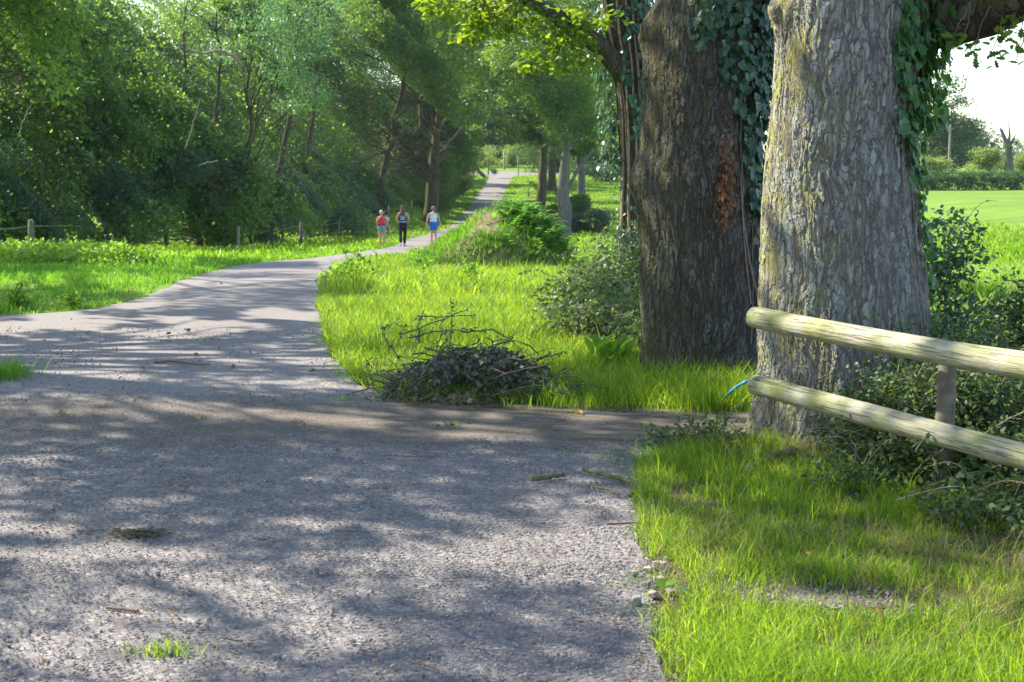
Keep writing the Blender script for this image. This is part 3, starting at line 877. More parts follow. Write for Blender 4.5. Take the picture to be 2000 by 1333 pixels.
def ivy_on(mb, sf, n, trange, zrange, size, rg, mask=None, off=(.01, .05), tpl=IVY):
    t = rg.uniform(*trange, n); z = rg.uniform(*zrange, n)
    k = np.ones(n, bool)
    if mask is not None: k = rg.random(n) < mask(t, z)
    t, z = t[k], z[k]; n = len(t)
    p = sf(t, z)
    o = np.stack([np.sin(t), -np.cos(t), np.zeros(n)], -1)
    p = p + o * rg.uniform(*off, n)[:, None]
    tn = np.stack([np.cos(t), np.sin(t), np.zeros(n)], -1)
    ax = np.array([0, 0, -1.0]) + tn * rg.normal(0, .5, (n, 1)) + o * rg.uniform(0, .6, (n, 1))
    nm = o + tn * rg.normal(0, .35, (n, 1)) + np.array([0, 0, 1.0]) * rg.uniform(0, .8, (n, 1))
    leaves(mb, tpl, p, ax, nm, size * rg.uniform(.5, 1.25, n))

def vine(mb, sf, pts, r, rg):
    """a woody stem creeping up the bark: pts are (angle, z)"""
    pts = np.array(pts, float)
    s_ = np.linspace(0, 1, 26)
    k = np.linspace(0, 1, len(pts))
    t, z = np.interp(s_, k, pts[:, 0]), np.interp(s_, k, pts[:, 1])
    t = t + .05 * (vn(s_ * 9, r * 900, 0, 5) - .5) * 2
    p = sf(t, z)
    p = p + np.stack([np.sin(t), -np.cos(t), np.zeros(26)], -1) * (r * .6 + .004)
    tube(mb, p, np.linspace(r, r * .6, 26), 7)

def crown_clumps(cx, cy, cz, rx, ry, rz, n, r, rg, per_n, low=None):
    cl = []
    for k in range(n):
        d = nrm(rg.normal(size=3)); q = rg.random() ** .4
        c = np.array([cx, cy, cz]) + d * q * np.array([rx, ry, rz])
        if low is not None and c[2] < low: c[2] = low + rg.random() * .5
        cl.append((c, np.array([1, 1, .62]) * r * rg.uniform(.75, 1.25), per_n))
    return cl

def limbs(mb, spine, clumps, r0, rg, seg=7, frac=(.35, .95)):
    """a limb from the trunk to every leaf clump"""
    spine = np.asarray(spine, float)
    for (c, r, _) in clumps:
        hd = np.linalg.norm(spine[:, :2] - c[:2], axis=1)
        zt = c[2] - np.minimum(hd, 6) * .55
        k = int(np.clip(np.argmin(np.abs(spine[:, 2] - zt)), int(len(spine) * frac[0]), int((len(spine) - 1) * frac[1])))
        L_ = np.linalg.norm(c - spine[k])
        p = curve(spine[k], c, 9, sag=.10 * L_, wob=.035 * L_ ** .7, r=rg)
        rr = r0 * np.clip(.25 + L_ * .05, .2, .55)
        tube(mb, p, np.linspace(rr, rr * .22, 9), seg, lump=.12, seed=k)
        for _q in range(3):
            d = nrm(rg.normal(size=3)) * r * .8
            tube(mb, curve(p[6], c + d, 5, wob=.05 * L_ ** .5, r=rg), np.linspace(rr * .35, rr * .08, 5), 5)

# nearest oak, in front of the fence corner
T1Y = 7.85
t1 = thing('oak_tree', (float(P(1645, 880, T1Y)[0]), T1Y, 0), 'huge pale lichened oak trunk right behind the ends of the round fence rails', 'tree')
rows1 = [(-160, 1500, 1830), (-60, 1512, 1822), (0, 1524, 1812), (60, 1522, 1800), (100, 1515, 1793), (200, 1508, 1784), (300, 1497, 1782), (400, 1490, 1789), (500, 1486, 1798), (600, 1485, 1806), (700, 1484, 1812), (800, 1479, 1816), (900, 1474, 1822)]
kb = P(1516, 25, T1Y)
tr1, sf1 = bole('trunk', rows1, T1Y, 4.6, M['bark_pale'], t1, seed=2, knobs=[(kb + np.array([0, -.05, 0]), .12, .085), (P(1530, 110, T1Y - .3), .06, .02)], oval=.95, root=.30)
rg = np.random.default_rng(21)
mbl = MB()
top1 = sf1(0.0, 4.4) * 0 + np.array([float(P(1655, 0, T1Y)[0]), T1Y, 4.3])
# heavy limb that leaves the picture on the right
tube(mbl, np.array([P(1760, 20, 7.9), P(1850, 22, 7.85), P(1930, 8, 7.7), P(2010, -25, 7.5), P(2120, -90, 7.2), P(2300, -220, 7)]), [.26, .19, .155, .14, .13, .11], 20, lump=.25, seed=3)
c1 = crown_clumps(1.6, 7.6, 7.8, 3.6, 3.4, 1.6, 14, 1.3, rg, 110, 6.2)
sp1 = curve(top1 - [0, 0, .4], top1 + [.2, .2, 3.4], 8, wob=.05, r=rg)
tube(mbl, sp1, np.linspace(.44, .12, 8), 14, lump=.1)
limbs(mbl, sp1, c1, .5, rg, frac=(0, .95))
mbl.build('limb', M['bark_dark'], t1)
cloud('crown', c1, OVAL, .15, 16, .28, M['oak_leaf'], t1, 22)
mbi = MB()
# the ivy sheet: right flank at the top, a narrowing tongue below
def m1(t, z):
    e = .62 + .22 * (fbm(t * 4, z * 3, 0, 8) - .5) * 2
    lim = np.interp(z, [.9, 1.4, 1.75, 2.1, 2.4, 3.2], [1.25, .9, .66, .40, .27, .2])
    d = np.interp(z, [.4, 1.0, 1.5, 2.1, 3], [.05, .22, .55, .9, 1.0])
    return ((t + (fbm(t * 5, z * 4, 0, 9) - .5) * .7) > lim) * d * (.45 + .55 * (fbm(t * 7, z * 7, 0, 10) > .42))
ivy_on(mbi, sf1, 4400, (.1, 2.3), (.35, 3.1), .062, rg, m1, (.008, .05))
ivy_on(mbi, sf1, 420, (1.0, 2.0), (1.7, 3.1), .07, rg, lambda t, z: .9 * (fbm(z * 4, 2, 0, 12) > .35), (.05, .16))
# bramble-ish shoots at the foot
ivy_on(mbi, sf1, 90, (.0, 1.6), (.0, .75), .035, rg, lambda t, z: .9, (.01, .06))
iv = mbi.build('ivy', M['ivy_light'], t1, smooth=False); iv['label'] = 'glossy green ivy leaves hanging over the bark'
mbv = MB()
for k in range(9):
    a = rg.uniform(.75, 1.9)
    vine(mbv, sf1, [(a + .2, .05 + rg.random() * .6), (a + rg.normal(0, .08), 1.2), (a + rg.normal(0, .12), 2.2), (a + rg.normal(0, .15), 3.1)], rg.uniform(.003, .007), rg)
mbv.build('ivy_stem', M['twig_pale'], t1)
# exposed root running over the verge
mbr = MB()
for a, b, c in (((1560, 895), (1500, 905), (1435, 930)), ((1640, 905), (1700, 925), (1790, 950))):
    p = [G(*a) + [0, .12, -.01], G(*b) + [0, 0, .01], G(*c) + [0, 0, -.015]]
    p = np.array([np.interp(np.linspace(0, 2, 12), [0, 1, 2], [q[i] for q in p]) for i in range(3)]).T
    p[:, 2] += .015 * np.sin(np.arange(12) * 1.7)
    tube(mbr, p, np.linspace(.045, .018, 12), 14, lump=.35, seed=4)
mbr.build('root', M['bark_twig'], t1)

# second oak, a little further up the track
T2Y = 9.95
t2 = thing('oak_tree', (float(P(1370, 760, T2Y)[0]), T2Y, 0), 'dark mossy oak trunk draped with blue green ivy, beside the long grass and brush heap', 'tree')
rows2 = [(-160, 1300, 1520), (-60, 1292, 1512), (0, 1286, 1508), (50, 1268, 1500), (100, 1260, 1494), (200, 1258, 1484), (300, 1250, 1480), (350, 1243, 1482), (400, 1244, 1484), (500, 1250, 1488), (600, 1253, 1494), (700, 1261, 1500), (760, 1264, 1508), (800, 1262, 1515)]
tr2, sf2 = bole('trunk', rows2, T2Y, 4.8, M['bark_mossy'], t2, seed=5, dz=.008, nth=400, root=.2, zfine=3.2, knobs=[(P(1247, 350, T2Y), .16, .05), (P(1266, 60, T2Y), .14, .05)], lobes=.06)
mbl = MB()
top2 = np.array([float(P(1400, 0, T2Y)[0]), T2Y, 4.5])
c2 = crown_clumps(.6, 10.6, 8.4, 3.6, 3.6, 1.7, 14, 1.4, rg, 110, 6.6)
sp2 = curve(top2 - [0, 0, .4], top2 + [-.3, .2, 3.6], 8, wob=.05, r=rg)
tube(mbl, sp2, np.linspace(.38, .12, 8), 14, lump=.1)
limbs(mbl, sp2, c2, .5, rg, frac=(0, .95))
mbl.build('limb', M['bark_dark'], t2)
cloud('crown', c2, OVAL, .15, 16, .28, M['oak_leaf'], t2, 23)
mbi = MB()
def m2(t, z):
    lim = np.interp(z, [1.0, 1.5, 1.9, 2.2, 2.35, 3.2], [1.05, .72, .45, -.12, -.35, -.5])
    d = np.interp(z, [.5, 1.0, 1.5, 2.0, 2.5], [.0, .30, .55, .85, 1.0])
    return ((t + (fbm(t * 5, z * 4, 0, 13) - .5) * .6) > lim) * d * (.35 + .65 * (fbm(t * 6, z * 6, 0, 14) > .40))
ivy_on(mbi, sf2, 5200, (-.7, 2.2), (.6, 3.4), .068, rg, m2, (.008, .07))
iv = mbi.build('ivy', M['ivy'], t2, smooth=False); iv['label'] = 'dark blue green ivy leaves covering the upper trunk'
mbv = MB()
for k in range(5):
    a = rg.uniform(.5, 1.4)
    vine(mbv, sf2, [(a + rg.normal(0, .2), rg.uniform(.1, .9)), (a + rg.normal(0, .12), 1.4), (a + rg.normal(0, .1), 2.2), (a + rg.normal(0, .2), 3.1)], rg.uniform(.003, .008), rg)
mbv.build('ivy_stem', M['twig_pale'], t2)
mbd = MB()
for (py, px, n, s_) in ((245, 1402, 14, .03), (290, 1402, 90, .030), (325, 1400, 90, .034), (360, 1400, 90, .034), (395, 1400, 90, .034), (415, 1395, 60, .03), (455, 1405, 12, .035), (520, 1425, 6, .03)):
    z0 = P(px, py, T2Y - .42)[2]; a0 = math.asin(np.clip((px - 1368) / 118, -1, 1))
    ivy_on(mbd, sf2, n, (a0 - .11, a0 + .11), (z0 - .07, z0 + .07), s_ * 1.15, rg, lambda t, z: .35 + .65 * (fbm(t * 12, z * 14, 0, 16) > .47), (.005, .10), OVAL)
iv = mbd.build('dead_ivy', M['deadleaf'], t2, smooth=False); iv['label'] = 'strip of curled orange brown dead leaves stuck to the bark'

# third oak: slimmer, forking, its limb arching over the grass
T3Y = 19.5
t3 = thing('oak_tree', (float(P(1238, 480, T3Y)[0]), T3Y, float(H(1.7, T3Y))), 'slim dark ivy clad oak with a long limb arching out over the grass', 'tree')
rows3 = [(-120, 1168, 1262), (0, 1172, 1268), (60, 1182, 1268), (120, 1196, 1272), (180, 1204, 1274), (260, 1208, 1276), (350, 1212, 1277), (420, 1209, 1278), (480, 1205, 1282), (560, 1200, 1290)]
tr3, sf3 = bole('trunk', rows3, T3Y, 6.5, M['bark_dark'], t3, z0=float(H(1.7, T3Y)) - .1, seed=7, dz=.03, nth=120, root=.15, zfine=5)
mbl = MB()
lb = np.array([P(1236, 190, T3Y), P(1212, 135, T3Y - .1), P(1170, 90, T3Y - .3), P(1120, 55, T3Y - .6), P(1070, 22, T3Y - .9), P(1020, -8, T3Y - 1.2), P(950, -50, T3Y - 1.6), P(860, -110, T3Y - 2)])
tube(mbl, lb, [.16, .15, .125, .115, .10, .095, .085, .06], 16, lump=.3, seed=5)
sp3 = curve(np.array([1.55, T3Y, 5.6]), np.array([1.2, T3Y, 9.5]), 8, wob=.06, r=rg)
tube(mbl, sp3, np.linspace(.3, .1, 8), 12, lump=.1)
c3 = crown_clumps(.6, 19, 9, 4, 3.6, 1.8, 12, 1.6, rg, 90, 7.2)
limbs(mbl, sp3, c3, .4, rg, frac=(0, .95))
tw = [(910, 20, 1.6), (960, 40, 1.3), (990, 5, 1.2), (880, 12, 1.8), (1015, 22, 1.1), (940, 60, 1.4), (1100, 60, .9), (1120, 100, .8), (1150, 30, .7), (1080, 120, .8)]
low = []
for (px, py, dy) in tw:
    c = P(px, py, T3Y - dy)
    low.append((c, np.array([.34, .3, .17]), 13))
    k = int(np.argmin(np.linalg.norm(lb - c, axis=1)))
    tube(mbl, curve(lb[k], c, 7, wob=.03, r=rg), np.linspace(.02, .006, 7), 6)
mbl.build('limb', M['bark_dark'], t3)
cloud('crown', c3, OVAL, .15, 16, .28, M['oak_leaf'], t3, 24)
lo = cloud('foliage', low, OAK, .115, 11, .09, M['oak_leaf'], t3, 25, carve=False, shell=.2)
lo['label'] = 'bright backlit oak leaves hanging beneath the limb'
mbi = MB()
ivy_on(mbi, sf3, 2600, (-1.9, 1.9), (.3, 5.2), .08, rg, lambda t, z: (fbm(t * 3, z * 2.4, 0, 15) > .44) * np.interp(z, [.3, 1.2, 2.2, 3.2], [.5, .35, .7, 1]), (.02, .14))
ivy_on(mbi, sf3, 420, (-2.1, -1.1), (1.0, 3.2), .075, rg, lambda t, z: .9 * (fbm(3, z * 3, 0, 19) > .45), (.05, .32))
mbi.build('ivy', M['ivy'], t3, smooth=False)
mbv = MB()
for k in range(12):
    a = rg.uniform(-1.3, 1.3)
    vine(mbv, sf3, [(a, -.2), (a + rg.normal(0, .15), 1.0), (a + rg.normal(0, .15), 2.2), (a + rg.normal(0, .25), 4.5)], rg.uniform(.012, .025), rg)
mbv.build('ivy_stem', M['twig_pale'], t3)

# hanging leaves in the top right corner belong to the nearest oak
mbh = MB(); mbs = MB()
rg = np.random.default_rng(31)
for (px, py, n) in ((1905, 95, 12), (1880, 80, 9), (1935, 105, 8), (1960, 70, 14), (1990, 95, 14), (2000, 60, 14), (1975, 40, 10), (1860, 68, 10), (1985, 120, 6)):
    c = P(px, py, 7.4)
    pos = c + rg.normal(0, 1, (n, 3)) * np.array([.045, .06, .028])
    leaves(mbh, OAK, pos, rg.normal(0, 1, (n, 3)) * [1, .6, .5] + [0, 0, -.4], rg.normal(0, .5, (n, 3)) + [0, -.5, .7], .062 * rg.uniform(.7, 1.2, n))
    tube(mbs, curve(P(px + 40, -30, 7.55), c, 7, wob=.012, r=rg), np.linspace(.006, .002, 7), 5)
mbh.build('foliage', M['oak_leaf'], t1, smooth=False)
mbs.build('twig', M['bark_twig'], t1)

# ------------------------------------------------------------------ trees in general
def tree(name, x, y, h, r, clumps, bark, leaf, size, per, spread, label, seed, lean=(0, 0), cat='tree', group=None, tpl=DIAM, carve=True, shell=.45, base=None, limb=True, lr=None, dens=None):
    z = float(H(x, y)) if base is None else base
    rg = np.random.default_rng(seed)
    t = thing(name, (x, y, z), label, cat, group)
    if dens is None: dens = {'wood_leaf': 3.6, 'dark_leaf': 3.0, 'far_leaf': 1.5}.get(leaf, 1.0)
    clumps = [(c, q, int(n_ * dens)) for c, q, n_ in clumps]
    mb = MB()
    n = 14
    sp = curve(np.array([x, y, z - .15]), np.array([x + lean[0], y + lean[1], z + h]), n, wob=.012 * h if name != 'oak_tree' else .006 * h, r=rg)
    rr = r * np.interp(np.linspace(0, 1, n), [0, .04, .12, .5, 1], [1.45, 1.12, 1, .72, .15])
    tube(mb, sp, rr, 18, lump=.12, seed=seed)
    if limb: limbs(mb, sp, clumps, lr or r, rg)
    mb.build('trunk', M[bark], t)
    cloud('crown', clumps, tpl, size, per, spread, M[leaf], t, seed, carve, shell)
    return t

# oaks added out of view left of the lane, crowns placed to cast dappled shade
rg = np.random.default_rng(41)
ca = []
for gx in np.arange(-14.5, 0.5, 1.9):
    for gy in np.arange(-1, 19, 1.9):
        ca.append((np.array([gx, gy, 7.6]) + rg.normal(0, .5, 3), np.array([1.5, 1.5, .8]) * rg.uniform(.85, 1.2), 95))
ca1 = [c for c in ca if c[0][1] < 9]; ca2 = [c for c in ca if c[0][1] >= 9]
tree('oak_tree', -9.0, 3.5, 9, .5, ca1, 'bark_dark', 'oak_leaf', .16, 14, .28, 'unseen oak added beside the camera to dapple the near gravel with shade', 42, lr=.11)
tree('oak_tree', -10.2, 13.5, 9.5, .5, ca2, 'bark_dark', 'oak_leaf', .16, 14, .28, 'unseen oak added left of the lane bend to shade the gravel', 43, lr=.11)
cb = []  # unseen crown added to shade the lane; the drooping clumps below are in view
for gx in np.arange(-22, -6.5, 2.4):
    for gy in np.arange(19.5, 41, 2.4):
        cb.append((np.array([gx, gy, 9.2]) + rg.normal(0, .6, 3), np.array([1.9, 1.9, 1.0]) * rg.uniform(.85, 1.2), 100))
for (px, py, Y, n) in ((10, 20, 31, 70), (60, 60, 32, 60), (20, 120, 31.5, 60), (100, 20, 32, 50), (5, 190, 32, 40), (60, 150, 33, 36), (-60, 100, 31, 60), (40, -60, 31, 80)):
    cb.append((P(px, py, Y), np.array([.9, .9, .55]), n))
tree('oak_tree', -15.5, 29, 11, .5, cb, 'bark_dark', 'wood_leaf', .15, 14, .26, 'oak whose drooping branches hang into the top left corner', 44, lr=.11, dens=1.3)

# the wood behind the wire fence
def wood_clumps(x, y, h, rx, rz0, n, r, ns, rg, toward=(0, 0)):
    z = float(H(x, y))
    cl = []
    for k in range(n):
        zz = rz0 + (h - rz0) * (k + rg.random()) / n
        q = rx * (1 - .35 * ((zz / h) ** 2)) * rg.random() ** .5
        a = rg.uniform(0, 2 * np.pi)
        cl.append((np.array([x + toward[0] * zz / h + q * math.cos(a), y + toward[1] * zz / h + q * math.sin(a), z + zz]), np.array([1, 1, .7]) * r * rg.uniform(.7, 1.3), ns))
    return cl
WT = [ # x, y, height, trunk, crown radius, lowest leaves, label, lean, leaf
 (-17.6, 47.5, 9, .22, 2.6, 2.2, 'slender tree with yellowish backlit leaves at the left edge of the wood', (.6, 0), 'wood_leaf'),
 (-14.6, 51.5, 9.2, .20, 2.5, 2.0, 'loose crowned tree behind the stretch between the two nearest fence posts', (-.8, 0), 'wood_leaf'),
 (-12.6, 57.0, 9.8, .26, 2.5, 2.2, 'tree with pale bare crooked branch showing in the middle of the wood', (1.0, 0), 'wood_leaf'),
 (-10.9, 63.5, 10.8, .30, 2.5, 3.0, 'leaning dark tree over a deep shadowy hollow in the wood', (1.8, -.5), 'wood_leaf'),
 (-10.3, 72.0, 12.2, .28, 2.8, 2.2, 'dense green tree behind the walkers, beyond the smallest fence posts', (.5, 0), 'wood_leaf'),
 (-22.0, 54.5, 10, .25, 3.2, 2.5, 'tall tree set back in the wood behind the leftmost fence post', (0, 0), 'wood_leaf'),
 (-18.4, 61.0, 11, .25, 3.2, 2.5, 'tall tree set back behind the loose crowned one', (0, 0), 'wood_leaf'),
 (-15.4, 69.0, 12, .28, 3.2, 2.5, 'tall tree set back behind the tree with the crooked branch', (0, 0), 'wood_leaf'),
 (-13.4, 79.0, 13.4, .28, 3.4, 2.5, 'tall tree set back behind the dense tree by the walkers', (0, 0), 'wood_leaf'),
]
for k, (x, y, h, r, rx, z0, lab, ln, lf) in enumerate(WT):
    rg = np.random.default_rng(100 + k); r *= .75
    cl = wood_clumps(x, y, h, rx, .8, 38 if k < 5 else 20, 1.3, 72 if k < 5 else 75, rg, ln)
    tree('tree', x, y, h * .95, r * .7, cl, 'bark_dark', lf, (.165 if k < 5 else .17), 11, .22, lab, 120 + k, ln, group='trees of the wood behind the wire fence', carve=True if k < 5 else .6, lr=r * .4)
# the ash spray hanging lighter than the rest
rg = np.random.default_rng(140)
ash = [(P(px, py, Y), np.array([.85, .8, .6]) * s_, n) for (px, py, Y, s_, n) in ((560, 30, 52, 1.2, 70), (600, 90, 52, 1.1, 70), (560, 130, 52, 1.0, 60), (605, 170, 52, .9, 50), (570, 205, 52.5, .55, 24), (530, 70, 53, 1.0, 50), (500, 20, 53, 1.2, 60), (640, 20, 53, 1.2, 60), (620, 190, 52, .5, 20), (460, 100, 53, .7, 24), (540, -80, 53, 2.2, 170), (600, -190, 53, 2.2, 170))]
tree('ash_tree', -11.2, 58.5, 9, .11, ash, 'bark_dark', 'ash_leaf', .16, 13, .19, 'ash with lighter feathery leaves drooping in front of the dark hollow of the wood', 141, (.9, -2.0), tpl=LANCE, carve=False, lr=.06)
# crooked bare branches caught in the leaves
def deadbranch(pts, r0, r1, label):
    n = 8 * (len(pts) - 1)
    pp = np.array([np.interp(np.linspace(0, len(pts) - 1, n), range(len(pts)), [q[i] for q in pts]) for i in range(3)]).T
    pp[1:-1] += rg.normal(0, .02, (n - 2, 3))
    mb = MB(); tube(mb, pp, np.linspace(r0, r1, n), 8)
    tag(mb.build('dead_branch', M['twig_pale']), label, 'branch')
deadbranch([P(355, 88, 51), P(362, 84, 51), P(366, 98, 51), P(400, 106, 51.1), P(430, 98, 51.2), P(460, 112, 51.3), P(472, 130, 51.5)], .03, .06, 'pale crooked S shaped bare branch in the middle of the wood')
deadbranch([P(392, 192, 50), P(378, 240, 50), P(362, 290, 50)], .015, .024, 'pale straight dead stem standing below the crooked bare branch')
deadbranch([P(388, 325, 50), P(405, 317, 50), P(425, 315, 50)], .02, .02, 'short pale twig low in the dark part of the wood')
deadbranch([P(38, 262, 45), P(46, 235, 45), P(60, 205, 45)], .018, .012, 'bare grey stem near the left edge of the wood')
SH = [(-17.6, 44.8, 3.4, 2.1), (-15.4, 47.2, 3.8, 2.0), (-13.9, 49.8, 3.8, 2.0), (-12.9, 53.0, 4.0, 2.0), (-12.0, 56.0, 3.9, 2.0), (-10.9, 59.5, 4.0, 2.0), (-10.3, 63.5, 4.2, 2.1), (-10.0, 68.0, 4.4, 2.2), (-9.7, 73.0, 4.4, 2.2), (-9.2, 79.0, 4.0, 2.2), (-9.0, 85.5, 4.2, 2.4), (-19.5, 50.5, 4.4, 2.2), (-17.0, 54.0, 4.6, 2.2), (-14.6, 60.0, 4.6, 2.2)]
SL = ['dark holly bush behind and left of the thick leftmost fence post', 'dark glossy bush just right of the thick leftmost fence post', 'dark bush left of the second fence post from the left', 'dark bush right behind the second fence post from the left', 'dark bush left of the pale third fence post', 'bush behind the third and fourth fence posts', 'blue green bush behind the fourth fence post', 'bush behind the fifth fence post', 'bush behind the walker in the red top', 'bush behind the walker in black leggings', 'tall bush left of the stout trunk on the bank',
      'tall dark shrub rising behind the bushes at the left end of the fence', 'tall dark shrub rising behind the nearest pair of fence posts', 'tall dark shrub in the shadowy hollow of the wood']
for k, (x, y, h, r) in enumerate(SH):
    rg = np.random.default_rng(160 + k)
    z = float(H(x, y)); cl = []
    for q in range(9):
        a = rg.uniform(0, 6.28); d = r * .62 * rg.random() ** .5; zz = h * rg.uniform(.12, .85)
        cl.append((np.array([x + d * math.cos(a), y + d * math.sin(a), z + zz]), np.array([.75, .75, .55]) * r * .62, 62))
    tree('bush', x, y, h * .8, .05, cl, 'bark_dark', 'dark_leaf', .10, 12, .15, SL[k], 180 + k, cat='bush', group='dark bushes along the wire fence')

# trees up the lane on the left bank
LT = [(-8.2, 86, 14, .45, 3.2, 3.0, (2.0, 0), 'broad tree leaning over the lane behind the walkers'),
      (-7.6, 104, 17, .5, 3.4, 3.4, (2.4, 0), 'tree whose boughs meet over the lane past the stout trunk'),
      (-7.4, 118, 17, .4, 3.4, 3.0, (2.0, 0), 'tree two places past the stout trunk on the bank'),
      (-7.2, 133, 17, .4, 3.5, 2.6, (1.6, 0), 'tree near the far end of the left bank'),
      (-7.6, 150, 17, .4, 3.6, 1.6, (.6, 0), 'last tree on the left bank before the lane end'),
      (-17, 92, 15, .4, 4.5, 2.0, (0, 0), 'tall tree deep in the wood behind the bank'),
      (-15, 110, 18, .4, 4.5, 2.0, (0, 0), 'tall tree deep in the wood towards the lane end'),
      (-24, 70, 12, .4, 4.5, 1.5, (0, 0), 'tall tree deepest in the wood on the left'),
      (-31, 62, 11, .4, 4.5, 1.5, (0, 0), 'tall tree behind everything at the left edge')]
for k, (x, y, h, r, rx, z0, ln, lab) in enumerate(LT):
    rg = np.random.default_rng(200 + k)
    cl = wood_clumps(x, y, h, rx, 1.0, 34, 1.8, 72, rg, ln)
    tree('tree', x, y, h * .95, r * .5, cl, 'bark_dark', 'wood_leaf', .19, 12, .28, lab, 220 + k, ln, lr=r * .35, carve=True if k < 5 else .6, group='trees of the wood behind the wire fence')
def pc0(lst): return [(P(px, py, Y), np.array([1, 1, .6]) * s_, n) for (px, py, Y, s_, n) in lst]
# stout trunk on the bank with a low dark crown over the lane
rg = np.random.default_rng(240)
cl = []
for (px, py, Y, s_, n) in ((700, 190, 88, 2.2, 100), (760, 250, 88, 2.0, 90), (820, 210, 90, 2.2, 100), (870, 240, 92, 1.8, 80), (900, 205, 94, 1.9, 80), (840, 140, 92, 2.5, 110), (760, 120, 90, 2.6, 110), (680, 100, 88, 2.6, 110), (900, 120, 95, 2.4, 100), (950, 180, 98, 1.7, 70), (950, 90, 98, 2.4, 100), (820, 40, 92, 2.8, 120), (900, 30, 95, 2.8, 120), (720, 20, 90, 2.8, 120), (970, 10, 98, 2.6, 100), (690, 270, 86, 1.6, 70), (880, 275, 94, 1.0, 34), (780, 300, 90, 1.3, 50), (990, 230, 100, 1.2, 40), (920, 262, 96, .8, 24), (830, -60, 94, 3.2, 130), (930, -80, 97, 3.0, 120)):
    cl.append((P(px, py, Y), np.array([1, 1, .62]) * s_, n))
cl += pc0([(745, 230, 84, 1.6, 70), (770, 180, 84, 1.6, 70), (735, 290, 83, 1.4, 60), (780, 260, 85, 1.4, 60), (755, 340, 83, 1.2, 44), (790, 130, 85, 1.8, 70), (860, 180, 88, 1.4, 56), (815, 300, 89, .9, 36), (850, 255, 89, 1.0, 40), (725, 130, 83, 1.8, 70), (800, 300, 91, 1.2, 40), (850, 290, 91, 1.3, 50), (830, 250, 90, 1.8, 80), (790, 340, 91, .9, 24), (868, 330, 92, .8, 20), (760, 300, 88, 1.5, 60), (720, 330, 87, 1.4, 50), (690, 350, 86, 1.2, 40), (880, 300, 95, 1.0, 36)])
tree('oak_tree', float(P(838, 405, 94)[0]), 94, 9, .46, cl, 'bark_dark', 'wood_leaf', .18, 12, .27, 'stout grey oak on the left bank, its low boughs roofing the lane', 241, (.9, 0), lr=.16)
# what grows thick in the depth of the wood
rg = np.random.default_rng(246)
bk = []
for k in range(330):
    Y_ = 54 + 111 * rg.random() ** 1.5; x_ = np.interp(Y_, [54, 65, 80, 100, 165], [-18.5, -15.5, -12.5, -11, -9.5]) - rg.random() ** 1.3 * 14
    z_ = float(H(x_, Y_)); zz = rg.uniform(.5, .115 * Y_ + 3.2)
    bk.append((np.array([x_, Y_, z_ + zz]), np.array([3.0, 3.0, 2.2]), 240))
tag(cloud('woodland_thicket', bk, DIAM, .20, 12, .42, M['wood_leaf'], None, 247, .6), 'dense dim thicket filling the depth of the wood on the left', 'thicket', kind='stuff')
# young birch-like foliage beside it down to the ground
for k, (px, Y, h, lab) in enumerate(((690, 84, 4.0, 'leafy sapling on the bank left of the stout trunk'), (770, 88, 3.5, 'leafy sapling at the foot of the bank above the middle walker'), (870, 104, 4.2, 'hazel clump just right of the stout trunk'), (900, 122, 4.0, 'hazel clump further up the bank'), (640, 80, 3.6, 'leafy bush beyond the last fence posts'), (725, 92, 4.2, 'leafy bush filling the bank left of the stout trunk'), (800, 100, 4.0, 'leafy bush close behind the stout trunk'), (915, 142, 4.2, 'small bush where the bank reaches the lane end'))):
    x = (px - 1000) / F * Y - 1.2; z = float(H(x, Y)); rg = np.random.default_rng(250 + k)
    cl = [(np.array([x + rg.normal(0, .9), Y + rg.normal(0, 1), z + rg.uniform(.5, h)]), np.array([1.1, 1.1, .8]), 52) for _ in range(11)]
    tree('bush', x, Y, h * .8, .06, cl, 'bark_dark', 'wood_leaf', .15, 12, .2, lab, 260 + k, cat='bush')

# oaks on the right of the lane
def limbed(px, py, Y, r, h, cl, bark, lab, seed, lean=(0, 0), size=.19, leaf='wood_leaf'):
    x = float(P(px, py, Y)[0])
    return tree('oak_tree', x, Y, h, r, cl, bark, leaf, size, 12, .27, lab, seed, lean, group='oaks in the meadow right of the lane', lr=r * .55)
def pc(lst): return [(P(px, py, Y), np.array([1, 1, .6]) * s_, n) for (px, py, Y, s_, n) in lst]
limbed(1101, 460, 79, .40, 7.5, pc([(1100, 262, 77.5, 1.0, 50), (1085, 225, 77, 1.2, 60), (1120, 215, 77, 1.2, 60), (1095, 175, 77, 1.4, 70), (1140, 270, 77.5, .8, 26), (1060, 275, 77.5, .8, 26), (1100, 250, 79, 1.3, 44), (1060, 235, 78, 1.5, 56), (1150, 240, 80, 1.3, 50), (1030, 180, 78, 1.8, 76), (1090, 190, 79, 1.8, 76), (1160, 180, 80, 1.8, 76), (1050, 110, 78, 2.0, 84), (1130, 110, 79, 2.0, 84), (1190, 130, 81, 1.6, 60), (1000, 110, 77, 1.6, 60), (1020, 40, 78, 2.1, 84), (1100, 30, 79, 2.2, 90), (1180, 40, 80, 2.1, 84), (1080, -50, 79, 2.5, 100), (1190, 220, 82, .9, 26), (1200, 280, 83, .8, 18)]), 'bark_grey', 'pale grey oak trunk nearest on the meadow right of the lane, forked low', 301, (.1, 0), .16)
